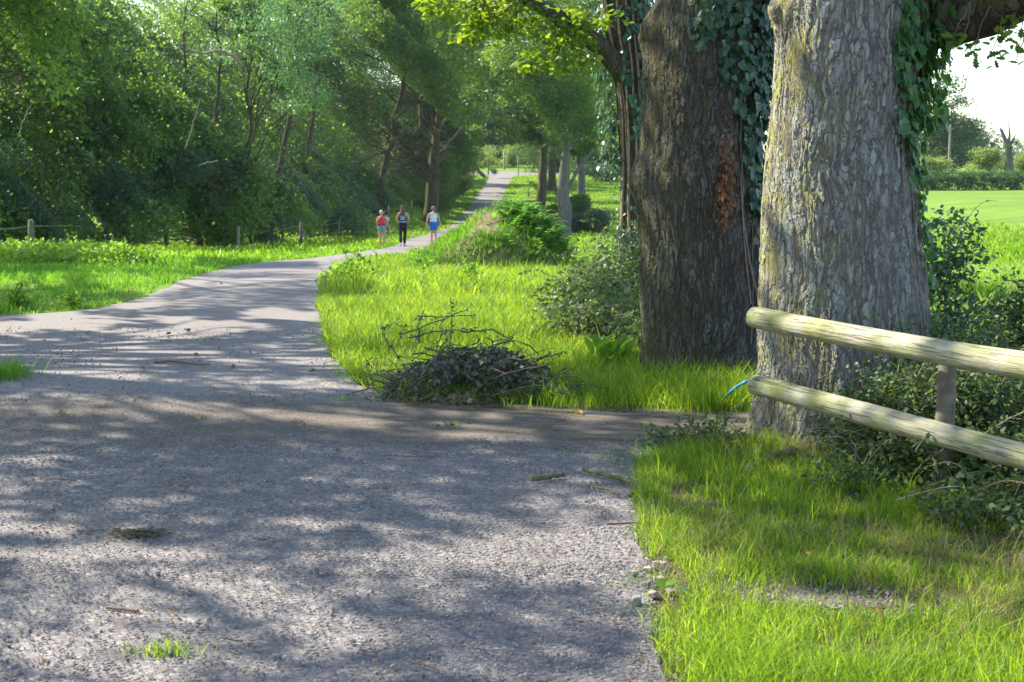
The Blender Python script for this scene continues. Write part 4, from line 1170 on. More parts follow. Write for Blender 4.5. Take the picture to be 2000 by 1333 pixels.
limbed(1055, 395, 108, .36, 10, pc([(1050, 262, 106, 1.4, 60), (1060, 225, 106, 1.6, 70), (1050, 270, 108, 1.7, 54), (1010, 255, 107, 1.6, 54), (1090, 262, 108, 1.7, 54), (1030, 205, 108, 2.4, 80), (1090, 200, 109, 2.4, 80), (975, 215, 106, 1.7, 56), (1000, 150, 107, 2.6, 90), (1070, 130, 108, 2.8, 90), (1140, 160, 109, 2.6, 80), (960, 140, 106, 2.0, 60), (1010, 70, 107, 3, 90), (1100, 60, 108, 3, 90), (1050, -20, 108, 3.4, 100), (960, 50, 106, 2.6, 70)]), 'bark_dark', 'dark trunked oak beside the far stretch of the lane, casting shade across it', 302, (.3, 0), .2)
limbed(1137, 395, 118, .35, 10, pc([(1137, 280, 116, 1.5, 60), (1150, 240, 116, 1.8, 70), (1110, 290, 116, 1.0, 34), (1140, 280, 118, 1.7, 50), (1180, 270, 119, 1.8, 54), (1150, 210, 118, 2.6, 80), (1200, 200, 120, 2.6, 80), (1180, 130, 119, 3.0, 90), (1120, 120, 118, 3.0, 80), (1200, 60, 120, 3.2, 90), (1240, 140, 120, 3, 80), (1250, 230, 121, 2.2, 60), (1150, 30, 119, 3.4, 90), (1255, 40, 121, 3.2, 90)]), 'bark_grey', 'light grey oak trunk seen just right of and behind the forked one', 303, (-.2, 0), .21)
limbed(1078, 360, 138, .34, 15, pc([(1080, 285, 138, 2.0, 50), (1110, 240, 139, 2.8, 70), (1060, 230, 137, 2.6, 70), (1080, 170, 138, 3.2, 80), (1140, 200, 140, 3.2, 70), (1100, 100, 138, 3.6, 90), (1030, 120, 136, 3.0, 60)]), 'bark_dark', 'thin dark trunk farthest along the meadow row, between two nearer oaks', 304, (0, 0), .24)
BK = [(10, 168, 9, 'dark tree at the far meadow edge behind the forked oak'), (15, 172, 10, 'dark tree at the far meadow edge right of the forked oak'), (20, 178, 10, 'dark tree at the far meadow edge glimpsed beside the slim ivy clad oak'), (5.5, 176, 9, 'tree at the far meadow edge nearest the lane end'), (26, 176, 10, 'dark tree at the far edge hidden mostly by the mossy trunk')]
for k, (x, y, h, lab) in enumerate(BK):
    rg = np.random.default_rng(320 + k)
    tree('tree', x, y, h, .3, wood_clumps(x, y, h, 3.2, .8, 16, 2.3, 70, rg), 'bark_dark', 'far_leaf', .27, 12, .38, lab, 330 + k, group='trees at the far meadow edge')
# low shrubs by the meadow oaks
for k, (px, py, Y, r_, h, lab, lf) in enumerate(((1150, 432, 84, 1.1, 1.3, 'dark round bush right of the forked oak trunk', 'dark_leaf'), (1078, 425, 88, .9, .9, 'low dark bramble hump left of the forked oak trunk', 'dark_leaf'), (1128, 405, 86, .45, 2.6, 'leafy shoots climbing beside the forked oak trunk', 'wood_leaf'), (1032, 362, 130, 1.2, 1.3, 'pale scrubby bush beside the far lane', 'pale_leaf'), (1190, 345, 150, 2.2, 1.8, 'dark low scrub at the back of the meadow', 'dark_leaf'), (1085, 378, 112, .7, 2.6, 'tangle of saplings between the meadow oaks', 'wood_leaf'))):
    x = float(P(px, py, Y)[0]); z = float(H(x, Y)); rg = np.random.default_rng(340 + k)
    cl = [(np.array([x + rg.normal(0, r_ * .4), Y + rg.normal(0, r_ * .5), z + rg.uniform(.15, h * .8)]), np.array([.6, .6, .45]) * min(r_, h), 45) for _ in range(9)]
    tree('bush', x, Y, h * .7, .05, cl, 'bark_dark', lf, .12 if Y < 100 else .17, 11, .16, lab, 350 + k, cat='bush')

# end of the lane: hedge bank, posts
PB = [(-7.5, 190, 2.6), (-4.0, 192, 3.0), (-.5, 193, 3.0), (3.0, 193, 2.7), (6.5, 192, 3.2), (-11, 190, 3.6)]
PL = ['pale sunlit hedge bush left of the lane end', 'pale sunlit hedge bush straight beyond the lane end', 'sunlit hedge bush behind the white post', 'sunlit hedge bush right of the white post', 'sunlit hedge bush beside the far meadow trees', 'sunlit hedge bush half under the left bank trees']
for k, (x, y, h) in enumerate(PB):
    z = float(H(x, y)); rg = np.random.default_rng(370 + k)
    cl = [(np.array([x + rg.normal(0, 1.2), y + rg.normal(0, 1), z + rg.uniform(.3, h * .8)]), np.array([1.1, 1.1, .7]), 50) for _ in range(10)]
    tree('bush', x, y, h * .7, .08, cl, 'bark_dark', 'pale_leaf', .20, 11, .25, PL[k], 380 + k, cat='bush', group='hedge bushes beyond the lane end')
for k, (x, h, lab) in enumerate(((-12, 15, 'tall tree behind the hedge bank, left of the lane end'), (-5, 14, 'tall tree behind the hedge bank, straight up the lane'), (2, 15, 'tall tree behind the hedge bank, right of the white post'), (9, 15, 'tall tree behind the hedge bank, behind the meadow oaks'))):
    rg = np.random.default_rng(440 + k)
    tree('tree', x, 214 + k, h, .3, wood_clumps(x, 214 + k, h, 5.0, .4, 24, 3.2, 100, rg), 'bark_dark', 'far_leaf', .32, 12, .5, lab, 450 + k, group='tall trees behind the hedge bank', carve=False)
for k, (px, Y, h, r_, m_, nm_, lab) in enumerate(((1012, 164, 2.4, .07, 'stake', 'gate_post', 'brown upright post on the right of the lane end'), (954, 166, 1.9, .08, 'post', 'gate_post', 'brown upright post on the left of the lane end'), (985, 184, 2.2, .12, 'wire', 'marker_post', 'pale white post standing beyond the lane end'))):
    x = float((px - 1000) / F * Y); z = float(H(x, Y))
    mb = MB(); tube(mb, [(x, Y, z - .2), (x, Y, z + h * .5), (x, Y, z + h - .03), (x, Y, z + h)], [r_, r_, r_ * .95, r_ * .6], 10)
    o = mb.build(nm_, M[m_]); tag(o, lab, 'post')
mb = MB()
x, Y = float((925 - 1000) / F * 158), 158
z = float(H(x, Y))
hd = [(np.array([x - 2 + .45 * q, Y + rg.normal(0, .3), z + .55 + rg.normal(0, .1)]), np.array([.5, .6, .5]), 40) for q in range(10)]
tree('bush', x, Y, .6, .05, hd, 'bark_dark', 'dark_leaf', .14, 11, .14, 'low flat topped dark hedge piece at the left of the lane end', 399, cat='bush')

# ------------------------------------------------------------------ the open field on the right
rg = np.random.default_rng(401)
th_ = thing('field_hedge', (45, 120, float(H(45, 120))), 'long low trimmed dark green hedge across the sunny field', 'hedge')
hc = []
for xx in np.arange(24, 84, 1.0):
    z = float(H(xx, 120))
    hc.append((np.array([xx, 120 + rg.normal(0, .1), z + .55]), np.array([.8, .8, .55]), 60))
    hc.append((np.array([xx, 120 + rg.normal(0, .1), z + 1.1]), np.array([.8, .8, .5]) * rg.uniform(.9, 1.1), 60))
cloud('foliage', hc, DIAM, .17, 10, .16, M['far_leaf'], th_, 402, False)
cl = pc([(1862, 290, 146, 3.0, 90), (1840, 250, 146, 2.6, 80), (1878, 245, 146, 2.2, 70), (1850, 200, 146, 1.7, 34), (1870, 165, 146, 1.3, 20), (1895, 250, 146, 1.2, 24), (1820, 220, 146, 2.4, 60), (1810, 290, 146, 3.0, 80), (1840, 150, 146, 1.5, 22), (1790, 240, 146, 3, 80), (1770, 180, 146, 2.6, 60), (1880, 200, 146, 1.0, 10), (1868, 262, 145, 2.6, 80), (1850, 312, 145, 2.0, 60), (1830, 180, 146, 1.8, 30)])
tree('tree', 43.0, 146, 10, .3, cl, 'bark_dark', 'far_leaf', .26, 11, .32, 'tall loose crowned tree at the field edge, half hidden by the near oak ivy', 403, tpl=DIAM, carve=False)
for k, (px, w_, h, Y, lab) in enumerate(((1925, 34, 48, 150, 'round sunlit pale green bush left of the bare snag'), (2010, 34, 46, 151, 'round sunlit pale green bush right of the bare snag'), (1815, 30, 40, 138, 'low yellowish bush beside the telegraph pole'))):
    x = (px - 1000) / F * Y; z = float(H(x, Y)); r_ = w_ / F * Y; hh = h / F * Y
    cl = [(np.array([x + rg.normal(0, r_ * .4), Y + rg.normal(0, r_ * .4), z + hh * rg.uniform(.15, .75)]), np.array([.55, .55, .35]) * r_, 55) for _ in range(12)]
    tree('bush', x, Y, hh * .7, .1, cl, 'bark_dark', 'pale_leaf', .2, 11, .2, lab, 410 + k, cat='bush', carve=False)
# snag
x, Y = (1970 - 1000) / F * 148, 148
z = float(H(x, Y))
sn = thing('dead_tree', (x, Y, z), 'broken bare tree snag with ivy on its fork beyond the field hedge', 'tree')
mb = MB()
q = lambda px, py: P(px, py, Y)
tube(mb, [q(1972, 336), q(1971, 318), q(1970, 295), q(1966, 280)], [.55, .42, .36, .3], 12, lump=.2)
tube(mb, [q(1968, 285), q(1962, 270), q(1956, 255), q(1953, 250)], [.28, .2, .16, .05], 9, lump=.2)
tube(mb, [q(1969, 285), q(1972, 265), q(1971, 250), q(1970, 235), q(1969, 218)], [.2, .13, .07, .04, .02], 8)
tube(mb, [q(1971, 290), q(1977, 277), q(1981, 268), q(1988, 262)], [.2, .14, .08, .03], 8, lump=.3)
mb.build('trunk', M['bark_grey'], sn)
cloud('ivy', pc([(1966, 290, 147.8, .7, 26), (1978, 285, 147.8, .7, 26), (1986, 276, 148, .4, 12), (1970, 305, 147.7, .6, 18)]), DIAM, .17, 10, .15, M['far_leaf'], sn, 420, False)
# telegraph pole
Y = 140; x = (1847 - 1000) / F * Y; z = float(H(x, Y))
tp = thing('telegraph_pole', (x, Y, z), 'thin pale telegraph pole standing behind the field hedge', 'pole')
mb = MB(); tube(mb, [(x, Y, z - .3), (x, Y, z + 2), (x, Y, P(1847, 244, Y)[2])], [.14, .12, .10], 10); mb.build('pole', M['stake'], tp)
mb = MB(); tube(mb, [(x - .35, Y - .1, P(1847, 252, Y)[2]), (x, Y - .12, P(1847, 252, Y)[2]), (x + .35, Y - .1, P(1847, 252, Y)[2])], .05, 6); mb.build('crossarm', M['stake'], tp)
# far woods
fw = []
for (px, py, Y, s_, n) in ((1800, 260, 300, 9, 70), (1840, 268, 300, 8, 60), (1870, 262, 300, 7, 60), (1893, 278, 300, 6, 50), (1908, 292, 300, 4.5, 40), (1860, 295, 300, 7, 60), (1885, 300, 300, 6, 50), (1830, 298, 300, 8, 60), (1925, 305, 420, 6, 40), (1950, 306, 420, 6, 40), (1975, 303, 420, 7, 40), (2005, 303, 420, 7, 40), (2040, 303, 420, 8, 40), (1900, 306, 400, 5, 40), (1780, 300, 300, 9, 60), (1920, 312, 400, 5, 30)):
    fw.append((P(px, py, Y), np.array([1, 1, .55]) * s_, n))
tag(cloud('distant_wood', fw, DIAM, .75, 14, 1.0, M['far_leaf'], None, 430, False), 'hazy blue green wood far beyond the field hedge', 'wood', kind='stuff')

#==PART3==
# ------------------------------------------------------------------ round rail fence
fe = thing('rail_fence', tuple(P(1850, 1035, 6.35)), 'low fence of two thick weathered round rails on a short post', 'fence')
def rail(A, B, ra, rb, seed):
    A, B = np.array(A), np.array(B)
    L_ = np.linalg.norm(B - A); ex = (B - A) / L_
    ez = nrm(np.array([0, 0, 1.0]) - ex * ex[2]); ey = np.cross(ez, ex)
    n, m_ = 150, 40
    t = np.linspace(0, 1, n); a = np.linspace(0, 2 * np.pi, m_, endpoint=False)
    xx = t * L_
    r = ra + (rb - ra) * t
    cap = np.clip(xx / (ra * .55), 0, 1); r = r * np.sqrt(np.clip(1 - (1 - cap) ** 2, .0009, 1)) ** .55
    lo = np.stack([np.repeat(xx[:, None], m_, 1), r[:, None] * np.cos(a) , r[:, None] * np.sin(a)], -1)
    k = 1 + .05 * (fbm(lo[..., 0] * 2, lo[..., 1] * 12, lo[..., 2] * 12, seed) - .5) * 2 + .03 * np.sin(xx * 2.1 + seed)[:, None]
    lo[..., 1:] *= k[..., None]
    lo[..., 2] += .012 * np.sin(xx * 1.3 + seed)[:, None]
    mb = MB()
    i, j = np.meshgrid(np.arange(n - 1), np.arange(m_), indexing='ij'); j2 = (j + 1) % m_
    mb.add(lo.reshape(-1, 3), np.stack([i * m_ + j, i * m_ + j2, (i + 1) * m_ + j2, (i + 1) * m_ + j], -1).reshape(-1, 4))
    mb.add(np.vstack([lo[0], [[-.002, 0, 0]]]), np.array([[(q + 1) % m_, q, m_] for q in range(m_)]))
    o = mb.build('rail', M['rail'])
    from mathutils import Matrix
    mw = Matrix([[ex[0], ey[0], ez[0], A[0]], [ex[1], ey[1], ez[1], A[1]], [ex[2], ey[2], ez[2], A[2]], [0, 0, 0, 1]])
    o.parent = fe
    o.matrix_parent_inverse = Matrix.Translation(-Vector(fe.location))
    o.matrix_basis = mw
    return o
A1, B1 = P(1468, 620, 7.42), P(2000, 710, 5.8)
A2, B2 = P(1470, 755, 7.42), P(2000, 888, 5.8)
dd = (B1 - A1)
r1 = rail(A1, A1 + dd * 1.9, .056, .060, 3)
r1['label'] = 'upper round rail, pale and sunlit on top'
r2 = rail(A2, A2 + (B2 - A2) * 1.9, .053, .060, 8)
r2['label'] = 'lower round rail with a mossy chip near its end'
mb = MB()
pt = P(1852, 690, 6.42)
pb = P(1836, 1040, 6.36)
tube(mb, [pb + [0, 0, -.3], pb, (pb + pt) / 2, pt + [0, 0, -.01], pt], [.052, .052, .046, .040, .034], 20, lump=.05, seed=2)
o = mb.build('post', M['post'], fe)
pt2 = A1 + dd * 1.75 + [.06, .05, 0]
mb = MB(); tube(mb, [(pt2[0], pt2[1], -.3), (pt2[0], pt2[1], pt2[2] - .02)], [.05, .05], 16); mb.build('post', M['post'], fe)
mbm = MB(); rg = np.random.default_rng(500)
q = A2 + (B2 - A2) * .05 + [0, -.01, .055]
leaves(mbm, OVAL, q + rg.normal(0, 1, (220, 3)) * [.03, .02, .004], rg.normal(0, 1, (220, 3)), rg.normal(0, .6, (220, 3)) + [0, 0, .6], .009)
mbm.build('moss', M['bramble'], fe, smooth=False)

# ------------------------------------------------------------------ wire fence along the wood
fl = thing('wire_fence', tuple(G(325, 477)), 'thin wire fence on wooden stakes running between green verge and dark wood', 'fence')
tops = []
for k, (px, yt, yb, wd, m_, lab) in enumerate(((62, 428, 495, 12, 'post', 'thick dark weathered post'), (326, 422, 478, 8, 'stake', 'pale slender post'), (465, 440, 484, 7, 'stake', 'short pale post'), (589, 430, 477, 7, 'post', 'dark post'), (662, 427, 466, 5, 'post', 'thin dark post'), (715, 428, 456, 4, 'post', None), (760, 424, 446, 3.5, 'post', None), (805, 420, 440, 3, 'post', None), (881, 306, 322, 3.5, 'post', None), (866, 322, 340, 3.5, 'post', None))):
    b = G(px, yb + 2)
    if px > 860 or px in (760, 805): 
        Y = {881: 128, 866: 112, 760: 80, 805: 90}[px]; x = (px - 1000) / F * Y
        b = np.array([x, Y, float(H(x, Y))]); h = 1.15
    else: h = (yb - yt) / F * b[1]
    r_ = wd / 2 / F * b[1]
    mb = MB(); tube(mb, [b + [0, 0, -.2], b + [0, 0, h * .5], b + [.02, 0, h - .01], b + [.02, 0, h]], [r_, r_, r_ * .95, r_ * .8], 12, lump=.08, seed=k)
    o = mb.build('post', M[m_], fl)
    if lab: o['label'] = lab
    if px < 860: tops.append(b + np.array([0, -.06, h * (.82 if k != 2 else .62)]))
w0 = G(-60, 505) + [0, 0, .75]
for dz in (0, -.45):
    pts = []
    seq = [w0] + tops
    for a, b in zip(seq[:-1], seq[1:]): pts += list(curve(a + [0, 0, dz], b + [0, 0, dz], 8, sag=-.05))[:-1]
    mb = MB(); tube(mb, pts, .006, 5); mb.build('wire', M['wire'], fl)

# ------------------------------------------------------------------ earth mound, overgrown
rg = np.random.default_rng(510)
mc = np.array([-.45, 26.5]); mz = float(H(*mc))
mo = thing('earth_mound', (mc[0], mc[1], mz), 'overgrown heap of earth beside the lane, shaggy with grass and bare on its crest', 'mound')
def mound_h(x, y):
    u, v = (x - mc[0]), (y - mc[1])
    px_ = np.interp(u, [-1.65, -1.3, -.9, -.5, -.2, .05, .3, .55, .8, 1.1, 1.4, 1.7], [0, .20, .48, .76, .97, 1.06, 1.05, 1.0, .88, .60, .28, 0])
    pr = np.sqrt(np.clip(1 - (v / 1.7) ** 2, 0, 1))
    return px_ * pr ** 1.2 * (.86 + .28 * fbm(x * 1.5, y * 1.5, 0, 88)) + .07 * (fbm(x * 5, y * 5, 0, 89) - .5)
gx, gy = np.meshgrid(np.linspace(-1.75, 1.75, 110), np.linspace(-1.75, 1.75, 110))
gx, gy = gx + mc[0], gy + mc[1]
zz = H(gx, gy) - .04 + mound_h(gx, gy)
i, j = np.meshgrid(np.arange(109), np.arange(109), indexing='ij')
mb = MB(); mb.add(np.stack([gx, gy, zz], -1).reshape(-1, 3), np.stack([i * 110 + j, i * 110 + j + 1, (i + 1) * 110 + j + 1, (i + 1) * 110 + j], -1).reshape(-1, 4))
mb.build('soil', M['earth'], mo)
n = 26000
x, y = rg.uniform(-1.8, 1.8, n) + mc[0], rg.uniform(-1.8, 1.6, n) + mc[1]
hh = mound_h(x, y)
bareb = np.exp(-(((x - mc[0] - .05 + .8 * (.9 - hh)) / .45) ** 2)) * (hh > .72)
k = (rg.random(n) > bareb * .93) & (rg.random(n) < .35 + 1.0 * (fbm(x * 2.2, y * 2.2, 0, 90)))
x, y, hh = x[k], y[k], hh[k]
mb = MB(); blades(mb, x, y, H(x, y) - .04 + hh, rg.uniform(.07, .2, len(x)), rg.uniform(.009, .016, len(x)), 1.1, rg, 1.0)
g_ = mb.build('grass', M['grass_green'], mo, smooth=False)
n = 420
x, y = rg.uniform(-1.0, .5, n) + mc[0], rg.uniform(-.9, .7, n) + mc[1]; hh = mound_h(x, y); k = (hh > .85) & (rg.random(n) < .7); x, y, hh = x[k], y[k], hh[k]
mb = MB(); blades(mb, x, y, H(x, y) - .04 + hh, rg.uniform(.1, .25, len(x)), rg.uniform(.008, .014, len(x)), 1.6, rg, 1.2)
mb.build('dead_stalks', M['straw'], mo, smooth=False)
# bracken on its right shoulder
fc_ = thing('bracken', (mc[0] + .95, mc[1] + .1, float(H(mc[0] + .95, mc[1])) + .5), 'bright green bracken and nettles growing out of the right shoulder of the earth mound', 'fern')
mb = MB(); ms = MB()
for k in range(420):
    x, y = rg.normal(.92, .28) + mc[0], rg.normal(-.15, .5) + mc[1]
    h0 = float(H(x, y) - .04 + mound_h(x, y))
    a = rg.uniform(0, 6.28); L_ = rg.uniform(.22, .42)
    d = np.array([math.cos(a), math.sin(a), 0])
    tt = np.linspace(0, 1, 9)[:, None]
    sp = np.array([x, y, h0]) + np.array([0, 0, 1.0]) * L_ * .8 * np.sin(tt * 1.9) + d * L_ * tt * .8
    tube(ms, sp[[0, 4, 8]], [.005, .004, .002], 4, caps=False)
    s_ = np.cross(d, [0, 0, 1.0])
    tan = nrm(np.gradient(sp, axis=0))
    for side in (1, -1):
        leaves(mb, OVAL, sp[1:], np.repeat((s_ * side)[None], 8, 0) + tan[1:] * .5, np.repeat([[0, 0, 1.0]], 8, 0) + rg.normal(0, .2, (8, 3)), .13 * (1.1 - tt[1:, 0] * .75))
mb.build('frond', M['fern'], fc_, smooth=False); ms.build('stem', M['twig_green'], fc_)

# ------------------------------------------------------------------ heap of cut brush
rg = np.random.default_rng(520)
bc = G(930, 786) + [0, .22, 0]
bp = thing('brush_heap', tuple(bc), 'heap of cut twiggy branches with dark withered leaves at the edge of the grass', 'brush')
mb = MB(); ml = MB()
def bh(x): return np.interp(x, [-.6, -.45, -.2, 0, .2, .4, .6], [.06, .19, .29, .31, .29, .20, .06])
for k in range(210):
    x, y = np.clip(rg.normal(0, .32), -.58, .62), rg.normal(0, .15)
    zt = bh(x) * rg.uniform(.1, 1.0)
    a = rg.normal(0, .8) + (math.pi if rg.random() < .5 else 0)
    L_ = rg.uniform(.15, .55)
    d = np.array([math.cos(a), math.sin(a) * .6, rg.normal(.05, .25)])
    c = bc + [x, y, zt]
    p0, p1 = c - d * L_ / 2, c + d * L_ / 2
    p0[2], p1[2] = max(p0[2], .02), max(p1[2], .02)
    if p1[2] > bh(x) + .18: p1[2] = bh(x) + .18
    tube(mb, curve(p0, p1, 7, sag=.05 * rg.normal(), wob=.012, r=rg), np.linspace(rg.uniform(.003, .008), .0018, 7), 5)
for (a, b, c, r_) in (((780, 655), (870, 622), (918, 602), .006), ((820, 668), (815, 640), (828, 606), .006), ((815, 618), (860, 620), (922, 616), .0055), ((780, 700), (752, 660), (747, 632), .0045), ((875, 700), (882, 640), (880, 580), .004), ((900, 650), (960, 645), (1005, 665), .007), ((960, 680), (990, 665), (1003, 652), .006), ((980, 700), (1010, 690), (1022, 682), .006), ((1000, 715), (1060, 698), (1105, 688), .005), ((1040, 705), (1075, 695), (1100, 690), .004), ((750, 640), (770, 632), (800, 640), .004), ((800, 660), (850, 648), (900, 645), .006), ((700, 740), (715, 715), (720, 705), .003), ((850, 690), (865, 650), (860, 630), .004)):
    Yb = bc[1] + rg.normal(0, .08)
    pts = [P(*a, Yb), P(*b, Yb - .03), P(*c, Yb + .05)]
    pts = np.array([np.interp(np.linspace(0, 2, 11), [0, 1, 2], [q[i] for q in pts]) for i in range(3)]).T + rg.normal(0, .004, (11, 3))
    tube(mb, pts, np.linspace(r_, r_ * .5, 11), 6)
    n = 16
    t = rg.integers(0, 11, n)
    leaves(ml, OVAL, pts[t] + rg.normal(0, .012, (n, 3)), rg.normal(0, 1, (n, 3)) + [0, 0, -.6], rg.normal(0, 1, (n, 3)), .028 * rg.uniform(.5, 1.2, n))
mb.build('twigs', M['bark_twig'], bp)
n = 4600
x, y = np.clip(rg.normal(0, .34, n), -.58, .62), rg.normal(0, .16, n)
cl = fbm(x * 9, y * 9 + 5, 0, 91) > .42
zt = bh(x) * rg.random(n) ** .8 * (.75 + .4 * fbm(x * 5, y * 5, 0, 92))
k = cl & (np.abs(y) < .4)
pos = bc + np.stack([x, y, zt + .01], -1)[k]
n = len(pos)
leaves(ml, OVAL, pos, rg.normal(0, .8, (n, 3)) + [0, 0, -.7], rg.normal(0, 1, (n, 3)), .042 * rg.uniform(.5, 1.3, n))
o = ml.build('leaves', M['wither'], bp, smooth=False)
mb = MB(); mb.add(*stones_mesh(bc + np.stack([rg.normal(-.13, .09, 160), rg.normal(-.27, .05, 160), rg.uniform(0, .05, 160)], -1), rg.uniform(.008, .03, 160), rg))
tag(mb.build('soil_clods', M['earth'], smooth=False), 'small spill of brown earth at the foot of the brush heap', 'earth', kind='stuff')

# ------------------------------------------------------------------ shrubs and brambles close by
def bramble(name, cx, cy, label, clumps, leaf, size, stems, seed, per=9, spread=.055, cat='bush', tpl=OVAL, stemmat='twig_brown', reach=.45, carve=False, dens=1.0):
    rg = np.random.default_rng(seed)
    t = thing(name, (cx, cy, float(H(cx, cy))), label, cat)
    cl = [(np.array(c), np.array(r), int(n * dens)) for c, r, n in clumps]
    cloud('foliage', cl, tpl, size, per, spread, M[leaf], t, seed, carve, .2)
    mb = MB(); ml = MB()
    for k in range(stems):
        c, r, _ = cl[rg.integers(len(cl))]
        p0 = c + r * rg.normal(0, .4, 3); p0[2] = float(H(p0[0], p0[1])) - .02
        d = nrm(np.array([rg.normal(), rg.normal() * .7, 0]))
        top = c + r * rg.normal(0, .5, 3) + [0, 0, r[2] * .6]
        e = top + d * reach * rg.uniform(.3, 1.2) + [0, 0, rg.normal(0, .08)]
        s = np.linspace(0, 1, 12)[:, None]
        pts = (1 - s) ** 2 * p0 + 2 * s * (1 - s) * (top + [0, 0, .15]) + s ** 2 * e
        rr = rg.uniform(.0018, .0045)
        tube(mb, pts, np.linspace(rr, rr * .4, 12), 5)
        n = 11
        q = rg.uniform(.45, 1, n); ii = (q * 11).astype(int)
        leaves(ml, tpl, pts[ii] + rg.normal(0, .012, (n, 3)), rg.normal(0, 1, (n, 3)) + [0, 0, -.2], rg.normal(0, .5, (n, 3)) + [0, 0, .9], size * rg.uniform(.6, 1.1, n))
    mb.build('stem', M[stemmat], t)
    ml.build('shoot_leaves', M[leaf], t, smooth=False)
    return t
bramble('bramble', 2.1, 7.0, 'dark bramble thicket growing beneath and behind the two round rails', [
    ((1.78, 7.12, .17), (.20, .28, .20), 100), ((2.05, 7.0, .25), (.30, .35, .26), 260), ((2.4, 6.95, .24), (.32, .4, .27), 280), ((2.3, 7.5, .34), (.4, .35, .30), 240), ((2.75, 6.9, .22), (.35, .45, .26), 240),
    ((1.98, 5.85, .07), (.24, .2, .12), 110), ((2.25, 5.55, .08), (.25, .2, .12), 120), ((2.55, 5.5, .1), (.25, .25, .16), 130), ((1.62, 6.45, .05), (.22, .18, .09), 80), ((2.15, 6.9, .42), (.3, .3, .16), 120), ((2.05, 6.45, .13), (.26, .2, .16), 190), ((2.3, 6.3, .12), (.25, .25, .15), 180), ((1.85, 6.72, .10), (.2, .2, .13), 110), ((2.7, 6.3, .15), (.3, .3, .18), 150), ((2.55, 5.95, .06), (.25, .22, .1), 90), ((2.45, 7.9, .42), (.4, .3, .28), 170)],
    'bramble', .034, 150, 601, dens=1.15, spread=.065, stemmat='twig_pale', reach=.5)
bramble('shrub', 3.0, 9.9, 'leafy shrub peeping out between the nearest oak trunk and the sunny field', [
    ((2.95, 9.9, .55), (.22, .4, .42), 150), ((3.0, 9.8, .9), (.2, .3, .28), 90), ((3.15, 9.6, .35), (.3, .4, .28), 130), ((2.85, 9.9, .25), (.3, .4, .25), 120)],
    'dark_leaf', .045, 26, 602, spread=.06, reach=.5, stemmat='bark_twig')
bramble('shrub', 3.1, 8.6, 'bushy thorn shrub at the right edge above the end of the upper rail', [
    ((3.15, 8.7, .42), (.26, .4, .30), 230), ((3.28, 8.6, .68), (.2, .35, .25), 150), ((3.45, 8.5, .5), (.3, .4, .4), 200), ((3.0, 8.6, .25), (.25, .3, .22), 150), ((3.35, 8.2, .25), (.3, .3, .25), 160)],
    'bramble', .040, 34, 603, spread=.05, stemmat='bark_twig')
bramble('bramble', .95, 13.6, 'sprawling grey green bramble bush filling the space left of the mossy oak', [
    ((.62, 12.6, -.0), (.34, .6, .26), 190), ((.95, 12.4, .05), (.35, .6, .32), 240), ((1.12, 11.9, .1), (.25, .5, .34), 190), ((.9, 13.6, .22), (.45, .6, .36), 260), ((1.25, 13.5, .32), (.4, .6, .42), 280), ((1.4, 14.5, .4), (.4, .6, .45), 200), ((.62, 14.2, .1), (.35, .6, .28), 140), ((1.15, 11.0, .05), (.18, .35, .28), 100), ((1.05, 15.5, .3), (.4, .5, .36), 140)],
    'bramble', .052, 150, 604, spread=.10, carve=False, stemmat='twig_pale', dens=1.2, reach=.6)
bramble('nettle_patch', -11, 31, 'bank of leafy nettles below the thick leftmost fence post', [
    ((x_, y_, float(H(x_, y_)) + .12), (.9, .8, .25), 150) for x_, y_ in ((-11.5, 31), (-10, 30.5), (-12.5, 33), (-9.2, 31.5), (-11, 34), (-12.8, 36), (-13.5, 39), (-11.8, 38), (-8.4, 30), (-9.8, 33.6))],
    'nettle', .10, 10, 605, spread=.12, cat='nettles', tpl=OVAL, stemmat='twig_green', reach=.2)
for k, (px, py, lab, r_, s_) in enumerate(((25, 605, 'clump of long leafy weeds at the left edge of the gravel', .12, .06), (130, 603, 'small leafy weed clump on the verge edge beside the gravel', .09, .05), (700, 545, 'tall leafy weeds at the left rim of the grass island', .28, .07), (915, 545, 'upright yellowish nettle standing below the mound', .10, .06), (820, 540, 'leafy weeds in the long grass below the mound', .20, .06), (655, 555, 'weed clump on the inner edge of the lane bend', .2, .07))):
    g = G(px, py)
    bramble('weed', g[0], g[1], lab, [(g + [0, .1, r_ * .6], (r_, r_, r_ * .8), 26)], 'nettle', s_, 6, 620 + k, spread=.05, cat='weed', stemmat='twig_green', reach=.1)
bramble('weed', .95, 7.6, 'dark leafy weeds spilling onto the earth track in front of the nearest oak', [((.85, 7.45, .02), (.2, .14, .05), 36), ((1.08, 7.55, .03), (.14, .14, .08), 44)], 'bramble', .035, 14, 640, cat='weed', stemmat='bark_twig', reach=.2)
# dock with broad leaves
g = G(1200, 715)
dk = thing('dock_plant', tuple(g), 'broad leaved dock plant at the foot of the bramble beside the mossy oak', 'plant')
mb = MB(); rg = np.random.default_rng(650)
BL = (np.array([(0, 0, 0), (.2, .16, .05), (.55, .22, .08), (.85, .12, .03), (1, 0, -.05), (.85, -.12, .03), (.55, -.22, .08), (.2, -.16, .05), (.5, 0, -.02)], float), np.array([(8, 0, 1), (8, 1, 2), (8, 2, 3), (8, 3, 4), (8, 4, 5), (8, 5, 6), (8, 6, 7), (8, 7, 0)]))
for k in range(16):
    a = rg.uniform(0, 6.28)
    leaves(mb, BL, (g + [rg.normal(0, .09), rg.normal(0, .08), .06 + .04 * rg.random()])[None], np.array([[math.cos(a), math.sin(a) * .6, rg.uniform(.2, 1.2)]]), np.array([[0, -.3, 1.0]]), np.array([rg.uniform(.14, .24)]))
mb.build('leaf', M['nettle'], dk, smooth=False)
mb = MB()
